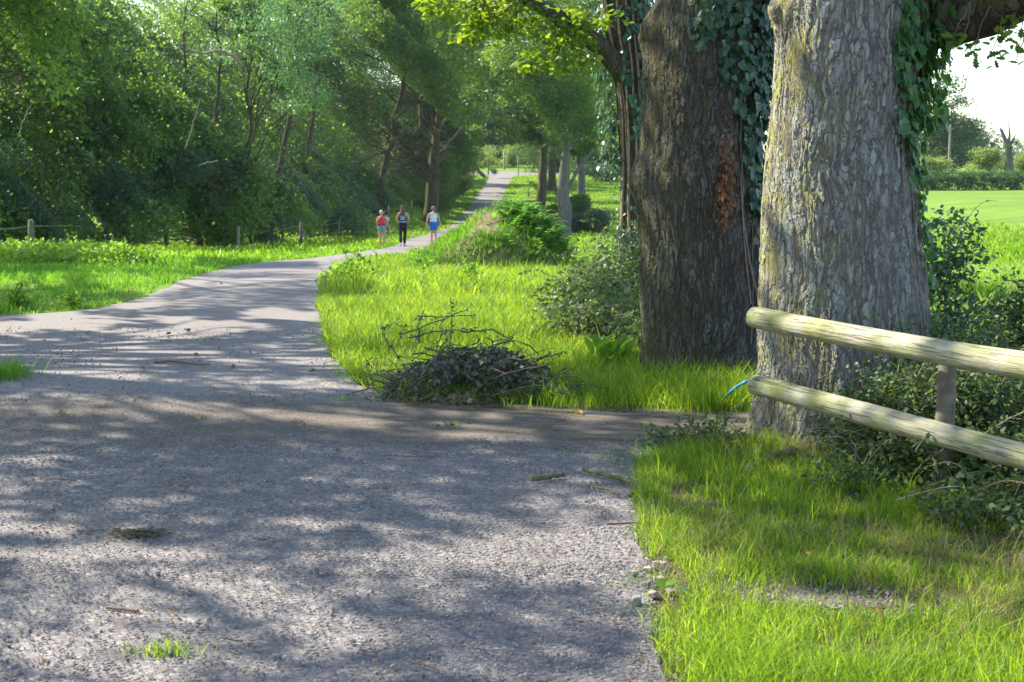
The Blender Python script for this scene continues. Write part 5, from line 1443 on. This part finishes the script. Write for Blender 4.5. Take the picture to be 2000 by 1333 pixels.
for k in range(8): tube(mb, curve(g + [rg.normal(0, .03), rg.normal(0, .03), -.01], g + [rg.normal(0, .08), rg.normal(0, .08), .09], 4), .004, 5)
mb.build('stem', M['twig_green'], dk)

# longer grass at the foot of the trunks
rg = np.random.default_rng(660)
mb = MB()
for (cx, cy, sx, sy, n, l0, l1) in ((1.2, 9.3, .3, .18, 1800, .1, .3), (1.45, 8.95, .22, .15, 1300, .1, .32), (1.3, 8.6, .16, .10, 900, .1, .26), (1.05, 8.6, .2, .08, 600, .06, .16), (.75, 9.0, .3, .15, 1500, .08, .2), (1.75, 7.0, .25, .08, 300, .04, .09), (.1, 8.95, .3, .1, 900, .06, .14), (-.3, 9.05, .25, .08, 500, .08, .16), (.9, 7.1, .2, .15, 800, .04, .1)):
    x, y = rg.normal(cx, sx, n), rg.normal(cy, sy, n)
    blades(mb, x, y, H(x, y), rg.uniform(l0, l1, n), rg.uniform(.003, .007, n), .8, rg, .9)
tag(mb.build('rank_grass', M['grass'], smooth=False), 'ragged shaded grass at the feet of the two big oaks', 'grass', kind='stuff')

# ------------------------------------------------------------------ things lying about
def stick(name, pts, r0, r1, m_, label, cat='stick', lump=.25, seg=10):
    p = [G(*q) + [0, 0, r0 * .9 + .018] for q in pts]
    n = max(8, 6 * (len(p) - 1))
    pp = np.array([np.interp(np.linspace(0, len(p) - 1, n), range(len(p)), [q[i] for q in p]) for i in range(3)]).T
    pp += np.random.default_rng(len(label)).normal(0, r0 * .12, pp.shape)
    mb = MB(); tube(mb, pp, np.linspace(r0, r1, n), seg, lump=lump, seed=3)
    return tag(mb.build(name, M[m_]), label, cat)
stick('broken_branch', [(1037, 948), (1065, 945), (1100, 938)], .012, .011, 'twig_green', 'short thick mossy green length of branch lying on the gravel')
o = stick('fallen_branch', [(1140, 928), (1175, 938), (1215, 948), (1245, 958), (1256, 978)], .012, .010, 'twig_green', 'longest mossy fallen branch, reaching the grass edge')
stick('fallen_branch', [(1150, 960), (1172, 964), (1190, 968), (1208, 976)], .007, .005, 'twig_green', 'small knobbly branch just below the longest fallen one')
stick('twig', [(1185, 1034), (1220, 1033), (1250, 1032)], .005, .004, 'twig_brown', 'straight twig on the gravel pointing at the grass')
stick('twig', [(208, 1200), (240, 1203), (270, 1206)], .005, .006, 'twig_brown', 'stubby brown twig on the gravel above the grass tuft')
stick('twig', [(300, 715), (340, 713), (375, 718), (410, 720)], .010, .005, 'twig_brown', 'flattened brown branch on the lane bend')
stick('twig', [(85, 943), (120, 945), (150, 947)], .003, .003, 'twig_brown', 'thin dark twig near the left edge of the gravel')
stick('twig', [(1180, 1210), (1200, 1222), (1228, 1226)], .003, .002, 'twig_brown', 'curved reddish twig in the gravel near the verge')
stick('twig', [(1050, 1037), (1080, 1040), (1105, 1046)], .003, .002, 'twig_pale', 'thin pale stalk left of the straight twig')
stick('twig', [(800, 1305), (830, 1312), (850, 1318)], .0035, .003, 'twig_brown', 'brown twig at the bottom edge of the gravel')
stick('twig', [(655, 1046), (690, 1048), (722, 1050)], .003, .002, 'twig_brown', 'thin brown twig in the middle of the gravel')
stick('twig', [(745, 898), (800, 899), (850, 902)], .003, .003, 'twig_brown', 'line of brown straw at the near edge of the earth track')
stick('twig', [(300, 955), (345, 965), (400, 975)], .003, .002, 'twig_pale', 'pale bent stalk in the shade left of the gravel centre')
stick('twig', [(905, 962), (903, 970), (902, 975)], .003, .002, 'twig_pale', 'short upright looking pale splinter left of the mossy length')
def rock(px, py, size, m_, label, seed, flat=.6):
    import bmesh
    g = G(px, py)
    bm = bmesh.new(); bmesh.ops.create_icosphere(bm, subdivisions=3, radius=1)
    v = np.array([q.co[:] for q in bm.verts])
    k = .6 + .8 * fbm(v[:, 0] * 1.5 + seed, v[:, 1] * 1.5, v[:, 2] * 1.5, seed)
    v = np.clip(v * k[:, None], -.72, .72) * 1.15
    v = np.sign(v) * np.abs(v) ** .85
    rgx = np.random.default_rng(seed)
    v = v * np.array([1, .75, flat]) * size
    a = rgx.uniform(0, 3.1); v[:, :2] = v[:, :2] @ np.array([[math.cos(a), math.sin(a)], [-math.sin(a), math.cos(a)]])
    f = np.array([[q.index for q in fa.verts] for fa in bm.faces]); bm.free()
    mb = MB(); mb.add(v + g + [0, 0, size * flat * .55 + .01], f)
    return tag(mb.build('stone', M[m_]), label, 'stone')
rock(1243, 1185, .024, 'stone', 'large dark stone under the broad green leaf', 1, .8)
rock(1262, 1150, .018, 'stone', 'grey stone left of the pinkish slab by the verge', 2)
rock(1285, 1140, .026, 'stone_pink', 'flat pinkish slab of stone by the verge', 3, .4)
rock(1266, 1122, .020, 'stone_pink', 'small reddish stone at the top of the stone cluster', 4)
rock(1290, 1108, .028, 'stone_pink', 'long flat stone half in the sunlit grass', 5, .3)
rock(1240, 1128, .018, 'stone', 'round stone with yellow moss at the left of the cluster', 6)
rock(1310, 1165, .020, 'stone', 'blue grey stone against the sunlit grass', 7, .5)
rock(1275, 1170, .020, 'stone_pink', 'small pale stone below the pinkish slab', 8)
rock(275, 928, .020, 'stone_pink', 'solitary pale stone standing proud of the shaded gravel', 9, .8)
rock(190, 963, .020, 'stone_pink', 'brownish stone with straw beside it on the shaded gravel', 10, .6)
rock(375, 932 - 0, .014, 'stone', 'small grey stone right of the solitary pale one', 11, .6)
rock(955, 1205, .016, 'stone', 'dark stone in the sun flecked gravel', 12, .6)
rock(845, 1290, .018, 'stone', 'purplish stone near the bottom edge of the gravel', 13, .6)
rock(540, 1293, .016, 'stone', 'grey stone at the bottom of the gravel right of the grass tuft', 14, .6)
def leafthing(name, px, py, n, size, m_, label, tpl=OAK, cat='leaf', spr=.02, zup=.03, seed=1):
    g = G(px, py); rgx = np.random.default_rng(seed + px)
    mb = MB(); leaves(mb, tpl, g + rgx.normal(0, 1, (n, 3)) * [spr, spr * .8, .004] + [0, 0, zup], rgx.normal(0, 1, (n, 3)) * [1, 1, .3] + [0, 0, .25], rgx.normal(0, .35, (n, 3)) + [0, 0, 1], size * rgx.uniform(.7, 1.1, n))
    return tag(mb.build(name, M[m_], smooth=False), label, cat)
leafthing('fallen_leaf', 133, 816, 1, .075, 'yleaf', 'single yellow leaf standing on the earth track at the left', zup=.045)
leafthing('fallen_leaf', 388, 830, 1, .06, 'yleaf', 'single yellow leaf lying in the middle of the earth track', zup=.03)
leafthing('fallen_leaf', 1143, 822, 2, .06, 'yleaf', 'curled yellow leaf where the track meets the long grass')
leafthing('leafy_sprig', 672, 790, 26, .035, 'nettle', 'small green sprig lying on the gravel left of the brush heap', OVAL, 'sprig', .035)
leafthing('leafy_sprig', 882, 840, 22, .04, 'dark_leaf', 'wilted grey green sprig on the earth track', OVAL, 'sprig', .035)
leafthing('leafy_sprig', 640, 842, 16, .03, 'dark_leaf', 'flat trampled green sprig on the earth track', LANCE, 'sprig', .05)
leafthing('fallen_leaf', 1724, 1222, 9, .03, 'deadleaf', 'cluster of curled rust brown leaves in the sunny grass', OVAL, 'leaf', .03, .05)
leafthing('fallen_leaf', 1570, 1112, 3, .03, 'deadleaf', 'reddish leaves in the shaded grass below the oak root', OVAL, 'leaf', .012, .05)
leafthing('fallen_leaf', 1348, 1183, 1, .075, 'ash_leaf', 'pale silvery leaf resting on the grass edge', OVAL, 'leaf', .0, .05)
leafthing('fallen_leaf', 1292, 1190, 2, .085, 'nettle', 'broad bright green leaf on the dark stone', OVAL, 'leaf', .012, .075)
# flattened clod of plant litter
g = G(268, 1053); rg = np.random.default_rng(700)
mb = MB(); n = 420
leaves(mb, LANCE, g + rg.normal(0, 1, (n, 3)) * [.06, .03, .003] + [0, 0, .026], rg.normal(0, 1, (n, 3)) * [1, .5, .05], rg.normal(0, .5, (n, 3)) + [0, 0, 1], .03)
tag(mb.build('litter_clod', M['litter'], smooth=False), 'flat brownish clod of matted litter on the shaded gravel', 'litter')
# grass tuft in the gravel
g = G(325, 1285); n = 130
tf = None
mb = MB(); x, y = g[0] + rg.normal(0, .055, n), g[1] + rg.normal(0, .022, n)
blades(mb, x, y, H(x, y) + .015, rg.uniform(.03, .085, n), rg.uniform(.003, .0055, n), 1.2, rg, 1.2)
tag(mb.build('grass_tuft', M['grass'], smooth=False), 'lone bright grass tuft growing out of the gravel', 'grass tuft')
# straw bits and twiglets on the gravel
rg = np.random.default_rng(710); mb = MB()
n = 1100; y = rg.uniform(3.8, 12, n); x = rg.uniform(-.42, .40, n) * y; k = on_road(x, y, -.05); x, y = x[k], y[k]; n = len(x)
leaves(mb, LANCE, np.stack([x, y, H(x, y) + .028], -1), rg.normal(0, 1, (n, 3)) * [1, 1, .05], rg.normal(0, .2, (n, 3)) + [0, 0, 1], rg.uniform(.01, .05, n))
tag(mb.build('straw_litter', M['straw'], smooth=False), 'scattered bits of straw and chaff on the gravel', 'litter', kind='stuff')
mb = MB()
n = 900; y = rg.uniform(3.8, 14, n); x = rg.uniform(-.42, .40, n) * y; k = on_road(x, y, -.05); x, y = x[k], y[k]; n = len(x)
leaves(mb, OVAL, np.stack([x, y, H(x, y) + .03], -1), rg.normal(0, 1, (n, 3)) * [1, 1, .2], rg.normal(0, .3, (n, 3)) + [0, 0, 1], rg.uniform(.008, .028, n))
tag(mb.build('leaf_litter', M['deadleaf'], smooth=False), 'scattered scraps of brown leaf on the gravel', 'litter', kind='stuff')
# chips of twig, and seedling tufts creeping in from the verge
rg = np.random.default_rng(715); mb = MB()
for k in range(170):
    y = rg.uniform(3.9, 11); x = rg.uniform(-.40, .36) * y
    if not on_road(np.array([x]), np.array([y]), -.05)[0]: continue
    a = rg.uniform(0, 3.1); L_ = rg.uniform(.02, .09); r_ = rg.uniform(.0012, .003)
    d = np.array([math.cos(a), math.sin(a), rg.normal(0, .05)]) * L_ / 2
    c = np.array([x, y, float(H(x, y)) + .03])
    tube(mb, curve(c - d, c + d, 5, wob=.003, r=rg), np.linspace(r_, r_ * .6, 5), 5)
tag(mb.build('twig_litter', M['twig_brown'], smooth=False), 'small broken bits of twig scattered over the gravel', 'litter', kind='stuff')
mb = MB(); n = 2600
y = rg.uniform(3.8, 13.5, n); k = rg.random(n) < (vn(y * 5, 0, 0, 97) > .55); y = y[k]
x = XR(y) - np.abs(rg.normal(0, .07, len(y)))
q = (y < 7.3) | (y > 9.0); x, y = x[q], y[q]
blades(mb, x, y, H(x, y) + .01, rg.uniform(.02, .07, len(x)), rg.uniform(.002, .004, len(x)), 1.3, rg, 1.0)
tag(mb.build('edge_grass', M['grass_green'], smooth=False), 'thin grass creeping from the verge onto the gravel edge', 'grass', kind='stuff')
# dark droppings on the lane
mb = MB(); q = [G(a, b) for a, b in ((330, 658), (362, 650), (368, 652), (400, 673), (382, 700), (170, 657), (610, 732), (455, 724), (280, 727), (432, 558), (120, 812))]
mb.add(*stones_mesh(np.array(q) + [0, 0, .03], rng.uniform(.012, .028, len(q)), rng))
tag(mb.build('dung_clods', M['earth'], smooth=False), 'small dark clods dotted along the lane bend', 'clods', kind='stuff')
# blue pipe
mb = MB()
pp = [P(1500, 728, 8.5), P(1478, 736, 8.5), P(1455, 747, 8.5), P(1438, 756, 8.55), P(1400, 790, 8.6), P(1350, 830, 8.7), P(1325, 830, 8.75), P(1290, 830, 8.8), P(1270, 840, 8.8)]
pp = np.array([np.interp(np.linspace(0, 8, 40), range(9), [q[i] for q in pp]) for i in range(3)]).T
tube(mb, pp, .009, 12)
tag(mb.build('water_pipe', M['hose']), 'bright blue plastic pipe poking out of the grass between the two big oaks', 'pipe')

# ------------------------------------------------------------------ the three walkers
SK = plain('skin', (.50, .30, .21), .6, .08, 20)
def cloth(name, c, v=.15): return plain(name, c, .85, v, 25)
def ell(mb, c, r, n=14):
    u, v = np.meshgrid(np.linspace(0, np.pi, n), np.linspace(0, 2 * np.pi, 2 * n, endpoint=False), indexing='ij')
    p = np.stack([np.sin(u) * np.cos(v), np.sin(u) * np.sin(v), np.cos(u)], -1) * r + c
    m_ = 2 * n
    i, j = np.meshgrid(np.arange(n - 1), np.arange(m_), indexing='ij'); j2 = (j + 1) % m_
    mb.add(p.reshape(-1, 3), np.stack([i * m_ + j, (i + 1) * m_ + j, (i + 1) * m_ + j2, i * m_ + j2], -1).reshape(-1, 4))
def remesh(o, vox, sm=6):
    m_ = o.modifiers.new('r', 'REMESH'); m_.mode = 'VOXEL'; m_.voxel_size = vox; m_.use_smooth_shade = True
    s_ = o.modifiers.new('s', 'SMOOTH'); s_.factor = .5; s_.iterations = sm
def limb_pts(mb, pts, r, seg=12):
    pts = np.array(pts, float); n = 6 * (len(pts) - 1) + 1
    k = np.linspace(0, len(pts) - 1, n)
    p = np.array([np.interp(k, range(len(pts)), pts[:, i]) for i in range(3)]).T
    tube(mb, p, np.interp(k, range(len(pts)), r), seg)
def person(label, px, py, Y, hgt, arms, legs, head_tilt, hair, top, bottom, shoes, extras=None, hair_long=False, slim=1.0):
    b = P(px, py, Y); x, y = b[0], b[1]; z = float(H(x, y))
    if on_road(np.array([x]), np.array([y]))[0]: z += .02
    root = thing('person', (x, y, z), label, 'person')
    k = hgt / 1.66
    mb = MB()
    ell(mb, np.array([0, 0, .93]), np.array([.165 * slim, .115, .12])); ell(mb, np.array([0, .0, 1.06]), np.array([.125 * slim, .09, .13])); ell(mb, np.array([0, .01, 1.24]), np.array([.15 * slim, .10, .16])); ell(mb, np.array([0, 0, 1.34]), np.array([.165 * slim, .075, .07]))
    limb_pts(mb, [(0, 0, 1.34), (head_tilt[0] * .3, .01, 1.44)], [.055, .048])
    hc = np.array([head_tilt[0], .02 + head_tilt[1], 1.55])
    ell(mb, hc, np.array([.072, .09, .108])); ell(mb, hc + [0, .045, -.04], np.array([.05, .05, .055])); ell(mb, hc + [0, .098, -.01], np.array([.013, .018, .02]))
    for s_ in (1, -1): ell(mb, hc + [s_ * .074, 0, -.01], np.array([.012, .02, .03]))
    for s_, (el, wr) in zip((-1, 1), arms):
        limb_pts(mb, [(s_ * .155 * slim, 0, 1.355), el, wr], [.048, .038, .024])
        el, wr = np.array(el), np.array(wr); d = nrm(wr - el)
        pl = wr + d * .05
        limb_pts(mb, [wr, pl], [.024, .030])
        sd_ = nrm(np.cross(d, [1, 0, 0])) if abs(d[0]) < .7 else np.array([0, 1.0, 0])
        for q, L_ in zip((-1.5, -.5, .5, 1.5), (.055, .072, .075, .065)):
            f0 = pl + sd_ * q * .014 + d * .02
            limb_pts(mb, [f0, f0 + d * L_ * .5 + [-s_ * .008, 0, 0], f0 + d * L_ * .9 + [-s_ * .022, 0, 0]], [.0095, .009, .0075], 8)
        limb_pts(mb, [wr + d * .02 + sd_ * .02, wr + d * .05 + sd_ * .045, wr + d * .08 + sd_ * .05], [.010, .010, .008], 8)
    for s_, (kn, an) in zip((-1, 1), legs):
        limb_pts(mb, [(s_ * .085, 0, .90), kn, np.array(kn) * .45 + np.array(an) * .55 + [0, -.015, 0], an], [.088, .056, .053, .034])
        limb_pts(mb, [np.array(an) + [0, -.02, -.03], np.array(an) + [s_ * .015, .10, -.05], np.array(an) + [s_ * .02, .16, -.055]], [.034, .034, .022])
    o = mb.build('body', SK, smooth=True); o.parent = root; o.scale = (k, k, k); remesh(o, .0085, 4)
    def piece(nm_, m_, fn, vox=.012, sm=4):
        mb = MB(); fn(mb); q = mb.build(nm_, m_); q.parent = root; q.scale = (k, k, k); remesh(q, vox, sm); return q
    def shirt(mb):
        ell(mb, np.array([0, .0, 1.04]), np.array([.142 * slim, .105, .13])); ell(mb, np.array([0, .01, 1.22]), np.array([.162 * slim, .115, .155])); ell(mb, np.array([0, 0, 1.32]), np.array([.14 * slim, .085, .075]))
    piece('top', top, shirt)
    def trousers(mb):
        ell(mb, np.array([0, -.005, .93]), np.array([.178 * slim, .130, .115]))
        for s_, (kn, an) in zip((-1, 1), legs):
            kn, an = np.array(kn), np.array(an); h0 = np.array([s_ * .085, 0, .90])
            e = bottom[1]
            if e <= 1: limb_pts(mb, [h0, h0 + (kn - h0) * e], [.105, .088])
            else: limb_pts(mb, [h0, kn, kn * .45 + an * .55 + [0, -.015, 0], kn + (an - kn) * (e - 1)], [.100, .068, .066, .048])
    piece('shorts' if bottom[1] <= 1 else 'leggings', bottom[0], trousers)
    for s_, (kn, an) in zip((-1, 1), legs):
        an = np.array(an)
        mb = MB(); limb_pts(mb, [an + [0, -.03, -.035], an + [s_ * .012, .08, -.052], an + [s_ * .02, .17, -.06]], [.045, .044, .030]); limb_pts(mb, [an + [0, -.01, -.03], an + [0, -.005, .0]], [.043, .038])
        q = mb.build('shoe', shoes); q.parent = root; q.scale = (k, k, k); remesh(q, .01, 3)
    def hr(mb):
        ell(mb, hc + [0, -.018, .022], np.array([.086, .095, .105]))
        if hair_long:
            limb_pts(mb, [hc + [0, -.05, 0], hc + [0, -.085, -.14], hc + [0, -.10, -.30]], [.08, .085, .055]); limb_pts(mb, [hc + [-.05, -.03, -.02], hc + [-.075, -.07, -.2]], [.05, .035]); limb_pts(mb, [hc + [.05, -.03, -.02], hc + [.075, -.07, -.2]], [.05, .035])
        else: ell(mb, hc + [0, -.085, .075], np.array([.04, .04, .04]))
    piece('hair', hair, hr, .01)
    if extras: extras(piece, hc, k, root)
    return root
HB = cloth('blonde_hair', (.50, .44, .34)); HR = cloth('auburn_hair', (.14, .065, .045)); HG = cloth('dark_blonde_hair', (.17, .14, .12)); HK = cloth('black_hair', (.012, .01, .012))
def ex2(piece, hc, k, root):
    bl = cloth('black_trim', (.012, .015, .025))
    def st(mb):
        for s_ in (-1, 1): limb_pts(mb, [(s_ * .07, -.06, 1.385), (s_ * .085, -.115, 1.28), (s_ * .13, -.105, 1.15), (s_ * .125, -.10, 1.06)], [.016, .02, .022, .022])
        limb_pts(mb, [(-.125, -.085, 1.06), (0, -.118, 1.05), (.125, -.085, 1.06)], [.022, .024, .022])
    piece('strap', bl, st, .007, 3)
    piece('waistband', cloth('pale_band', (.35, .5, .55)), lambda mb: limb_pts(mb, [(-.14, -.07, 1.0), (0, -.118, .995), (.14, -.07, 1.0)], [.012, .016, .012]), .007, 3)
def ex1(piece, hc, k, root):
    def pack(mb):
        ell(mb, np.array([-.0, -.13, 1.21]), np.array([.15, .085, .20]))
        ell(mb, np.array([-.0, -.14, 1.10]), np.array([.13, .08, .12]))
    piece('backpack', cloth('coral_red_cloth', (.62, .05, .09)), pack)
    piece('waistband', cloth('dark_band', (.015, .015, .03)), lambda mb: limb_pts(mb, [(-.16, -.06, 1.0), (0, -.13, .99), (.16, -.06, 1.0)], [.026, .03, .026]), .009, 3)
# arms: (elbow, wrist) left then right; legs: (knee, ankle)
person('person walking away in coral red top and pale blue shorts, holding a dark haired child', 746, 484, 60, 1.52,
       [((-.23, -.03, 1.13), (-.22, .06, .93)), ((.27, .02, 1.14), (.17, .22, 1.12))],
       [((-.09, .02, .49), (-.085, -.05, .085)), ((.09, .06, .49), (.08, .04, .085))], (-.02, .05), HB, cloth('coral_top', (.60, .05, .09)), (cloth('denim_blue', (.16, .32, .44)), .42), cloth('grey_shoes', (.15, .17, .16)), ex1)
person('person walking away with long auburn hair, blue vest and black leggings', 787, 484, 59.5, 1.70,
       [((-.25, .0, 1.13), (-.23, .16, 1.02)), ((.25, .0, 1.13), (.23, .16, 1.02))],
       [((-.09, -.02, .50), (-.075, -.16, .13)), ((.085, .05, .49), (.06, .08, .085))], (0, 0), HR, cloth('grey_blue_vest', (.30, .40, .52)), (cloth('black_leggings', (.012, .012, .018)), 1.92), cloth('white_trainers', (.6, .65, .62)), ex2, hair_long=True)
def ex3(piece, hc, k, root): pass
person('person walking away in white sleeveless top and bright blue shorts, hair pinned in a bun', 847, 479, 61.5, 1.66,
       [((-.26, -.02, 1.12), (-.30, .02, .88)), ((.24, -.02, 1.12), (.29, .0, .88))],
       [((-.09, .04, .49), (-.085, .03, .085)), ((.09, -.01, .49), (.08, -.14, .12))], (0, 0), HG, cloth('white_patterned_top', (.62, .68, .78), .3), (cloth('bright_blue_cotton', (.03, .14, .55)), .62), cloth('pale_trainers', (.5, .5, .5)), slim=1.12)
# the child is a person of its own, carried on the hip
b = P(746, 484, 60); zc = float(H(b[0], b[1]))
ch = thing('person', (b[0] + .17, b[1] + .15, zc + .84), 'small dark haired child in pale top held by the person in red', 'child')
mb = MB()
ell(mb, np.array([0, 0, .12]), np.array([.09, .08, .10])); ell(mb, np.array([0, 0, .28]), np.array([.10, .075, .13])); limb_pts(mb, [(0, 0, .36), (0, .01, .44)], [.035, .035])
ell(mb, np.array([0, .01, .53]), np.array([.068, .08, .09])); ell(mb, np.array([.0, .09, .52]), np.array([.012, .014, .014]))
for s_ in (-1, 1):
    ell(mb, np.array([s_ * .068, .01, .52]), np.array([.01, .016, .022]))
    limb_pts(mb, [(s_ * .09, 0, .37), (s_ * .14, -.02, .26), (s_ * .10, -.10, .22)], [.03, .025, .018])
    for q in range(4): limb_pts(mb, [(s_ * .10 + (q - 1.5) * .011, -.11, .22), (s_ * .10 + (q - 1.5) * .013, -.145, .205)], [.007, .005], 8)
    limb_pts(mb, [(s_ * .10 + .02, -.10, .235), (s_ * .10 + .03, -.125, .245)], [.007, .005], 8)
    limb_pts(mb, [(s_ * .05, 0, .08), (s_ * .09 + .06, -.05, -.02), (s_ * .09 + .08, -.02, -.20)], [.055, .04, .025])
    limb_pts(mb, [(s_ * .09 + .08, -.02, -.20), (s_ * .09 + .12, -.04, -.23)], [.025, .018])
o = mb.build('body', SK); o.parent = ch; remesh(o, .008, 4)
mb = MB(); ell(mb, np.array([0, 0, .26]), np.array([.115, .09, .15])); ell(mb, np.array([.09, 0, .35]), np.array([.05, .05, .05])); ell(mb, np.array([-.09, 0, .35]), np.array([.05, .05, .05])); o = mb.build('top', cloth('pale_child_top', (.6, .62, .6))); o.parent = ch; remesh(o, .01, 4)
mb = MB(); ell(mb, np.array([0, -.012, .56]), np.array([.082, .085, .09])); o = mb.build('hair', HK); o.parent = ch; remesh(o, .01, 4)
for s_ in (-1, 1):
    mb = MB(); limb_pts(mb, [(s_ * .09 + .08, -.02, -.20), (s_ * .09 + .13, -.045, -.235)], [.034, .026]); o = mb.build('shoe', cloth('pale_child_shoe', (.5, .62, .65))); o.parent = ch; remesh(o, .008, 3)

# ------------------------------------------------------------------ the air
HZ = 0.00014
mb = MB()
a, b = np.array([-1000, -70, -3.6 - 1.0]), np.array([1300, 1900, 32.0])
v = np.array([[(a, b)[i][0], (a, b)[j][1], (a, b)[k][2]] for i in (0, 1) for j in (0, 1) for k in (0, 1)])
mb.add(v, np.array([[0, 1, 3, 2], [4, 6, 7, 5], [0, 4, 5, 1], [2, 3, 7, 6], [0, 2, 6, 4], [1, 5, 7, 3]]))
m, t = mat('thin_haze')
pv = t.nodes.new("ShaderNodeVolumePrincipled")
pv.inputs['Color'].default_value = (.80, .90, 1.0, 1); pv.inputs['Density'].default_value = HZ; pv.inputs['Anisotropy'].default_value = .3
o = t.nodes.new("ShaderNodeOutputMaterial"); t.links.new(pv.outputs[0], o.inputs['Volume'])
tag(mb.build('haze', m, smooth=False), kind='stuff')

# ivy and its stems belong to the trunk they climb
for o in list(COL.objects):
    if o.name.split('.')[0] in ('ivy', 'ivy_stem', 'dead_ivy') and o.parent is not None:
        for q in o.parent.children:
            if q.name.split('.')[0] == 'trunk': o.parent = q; break
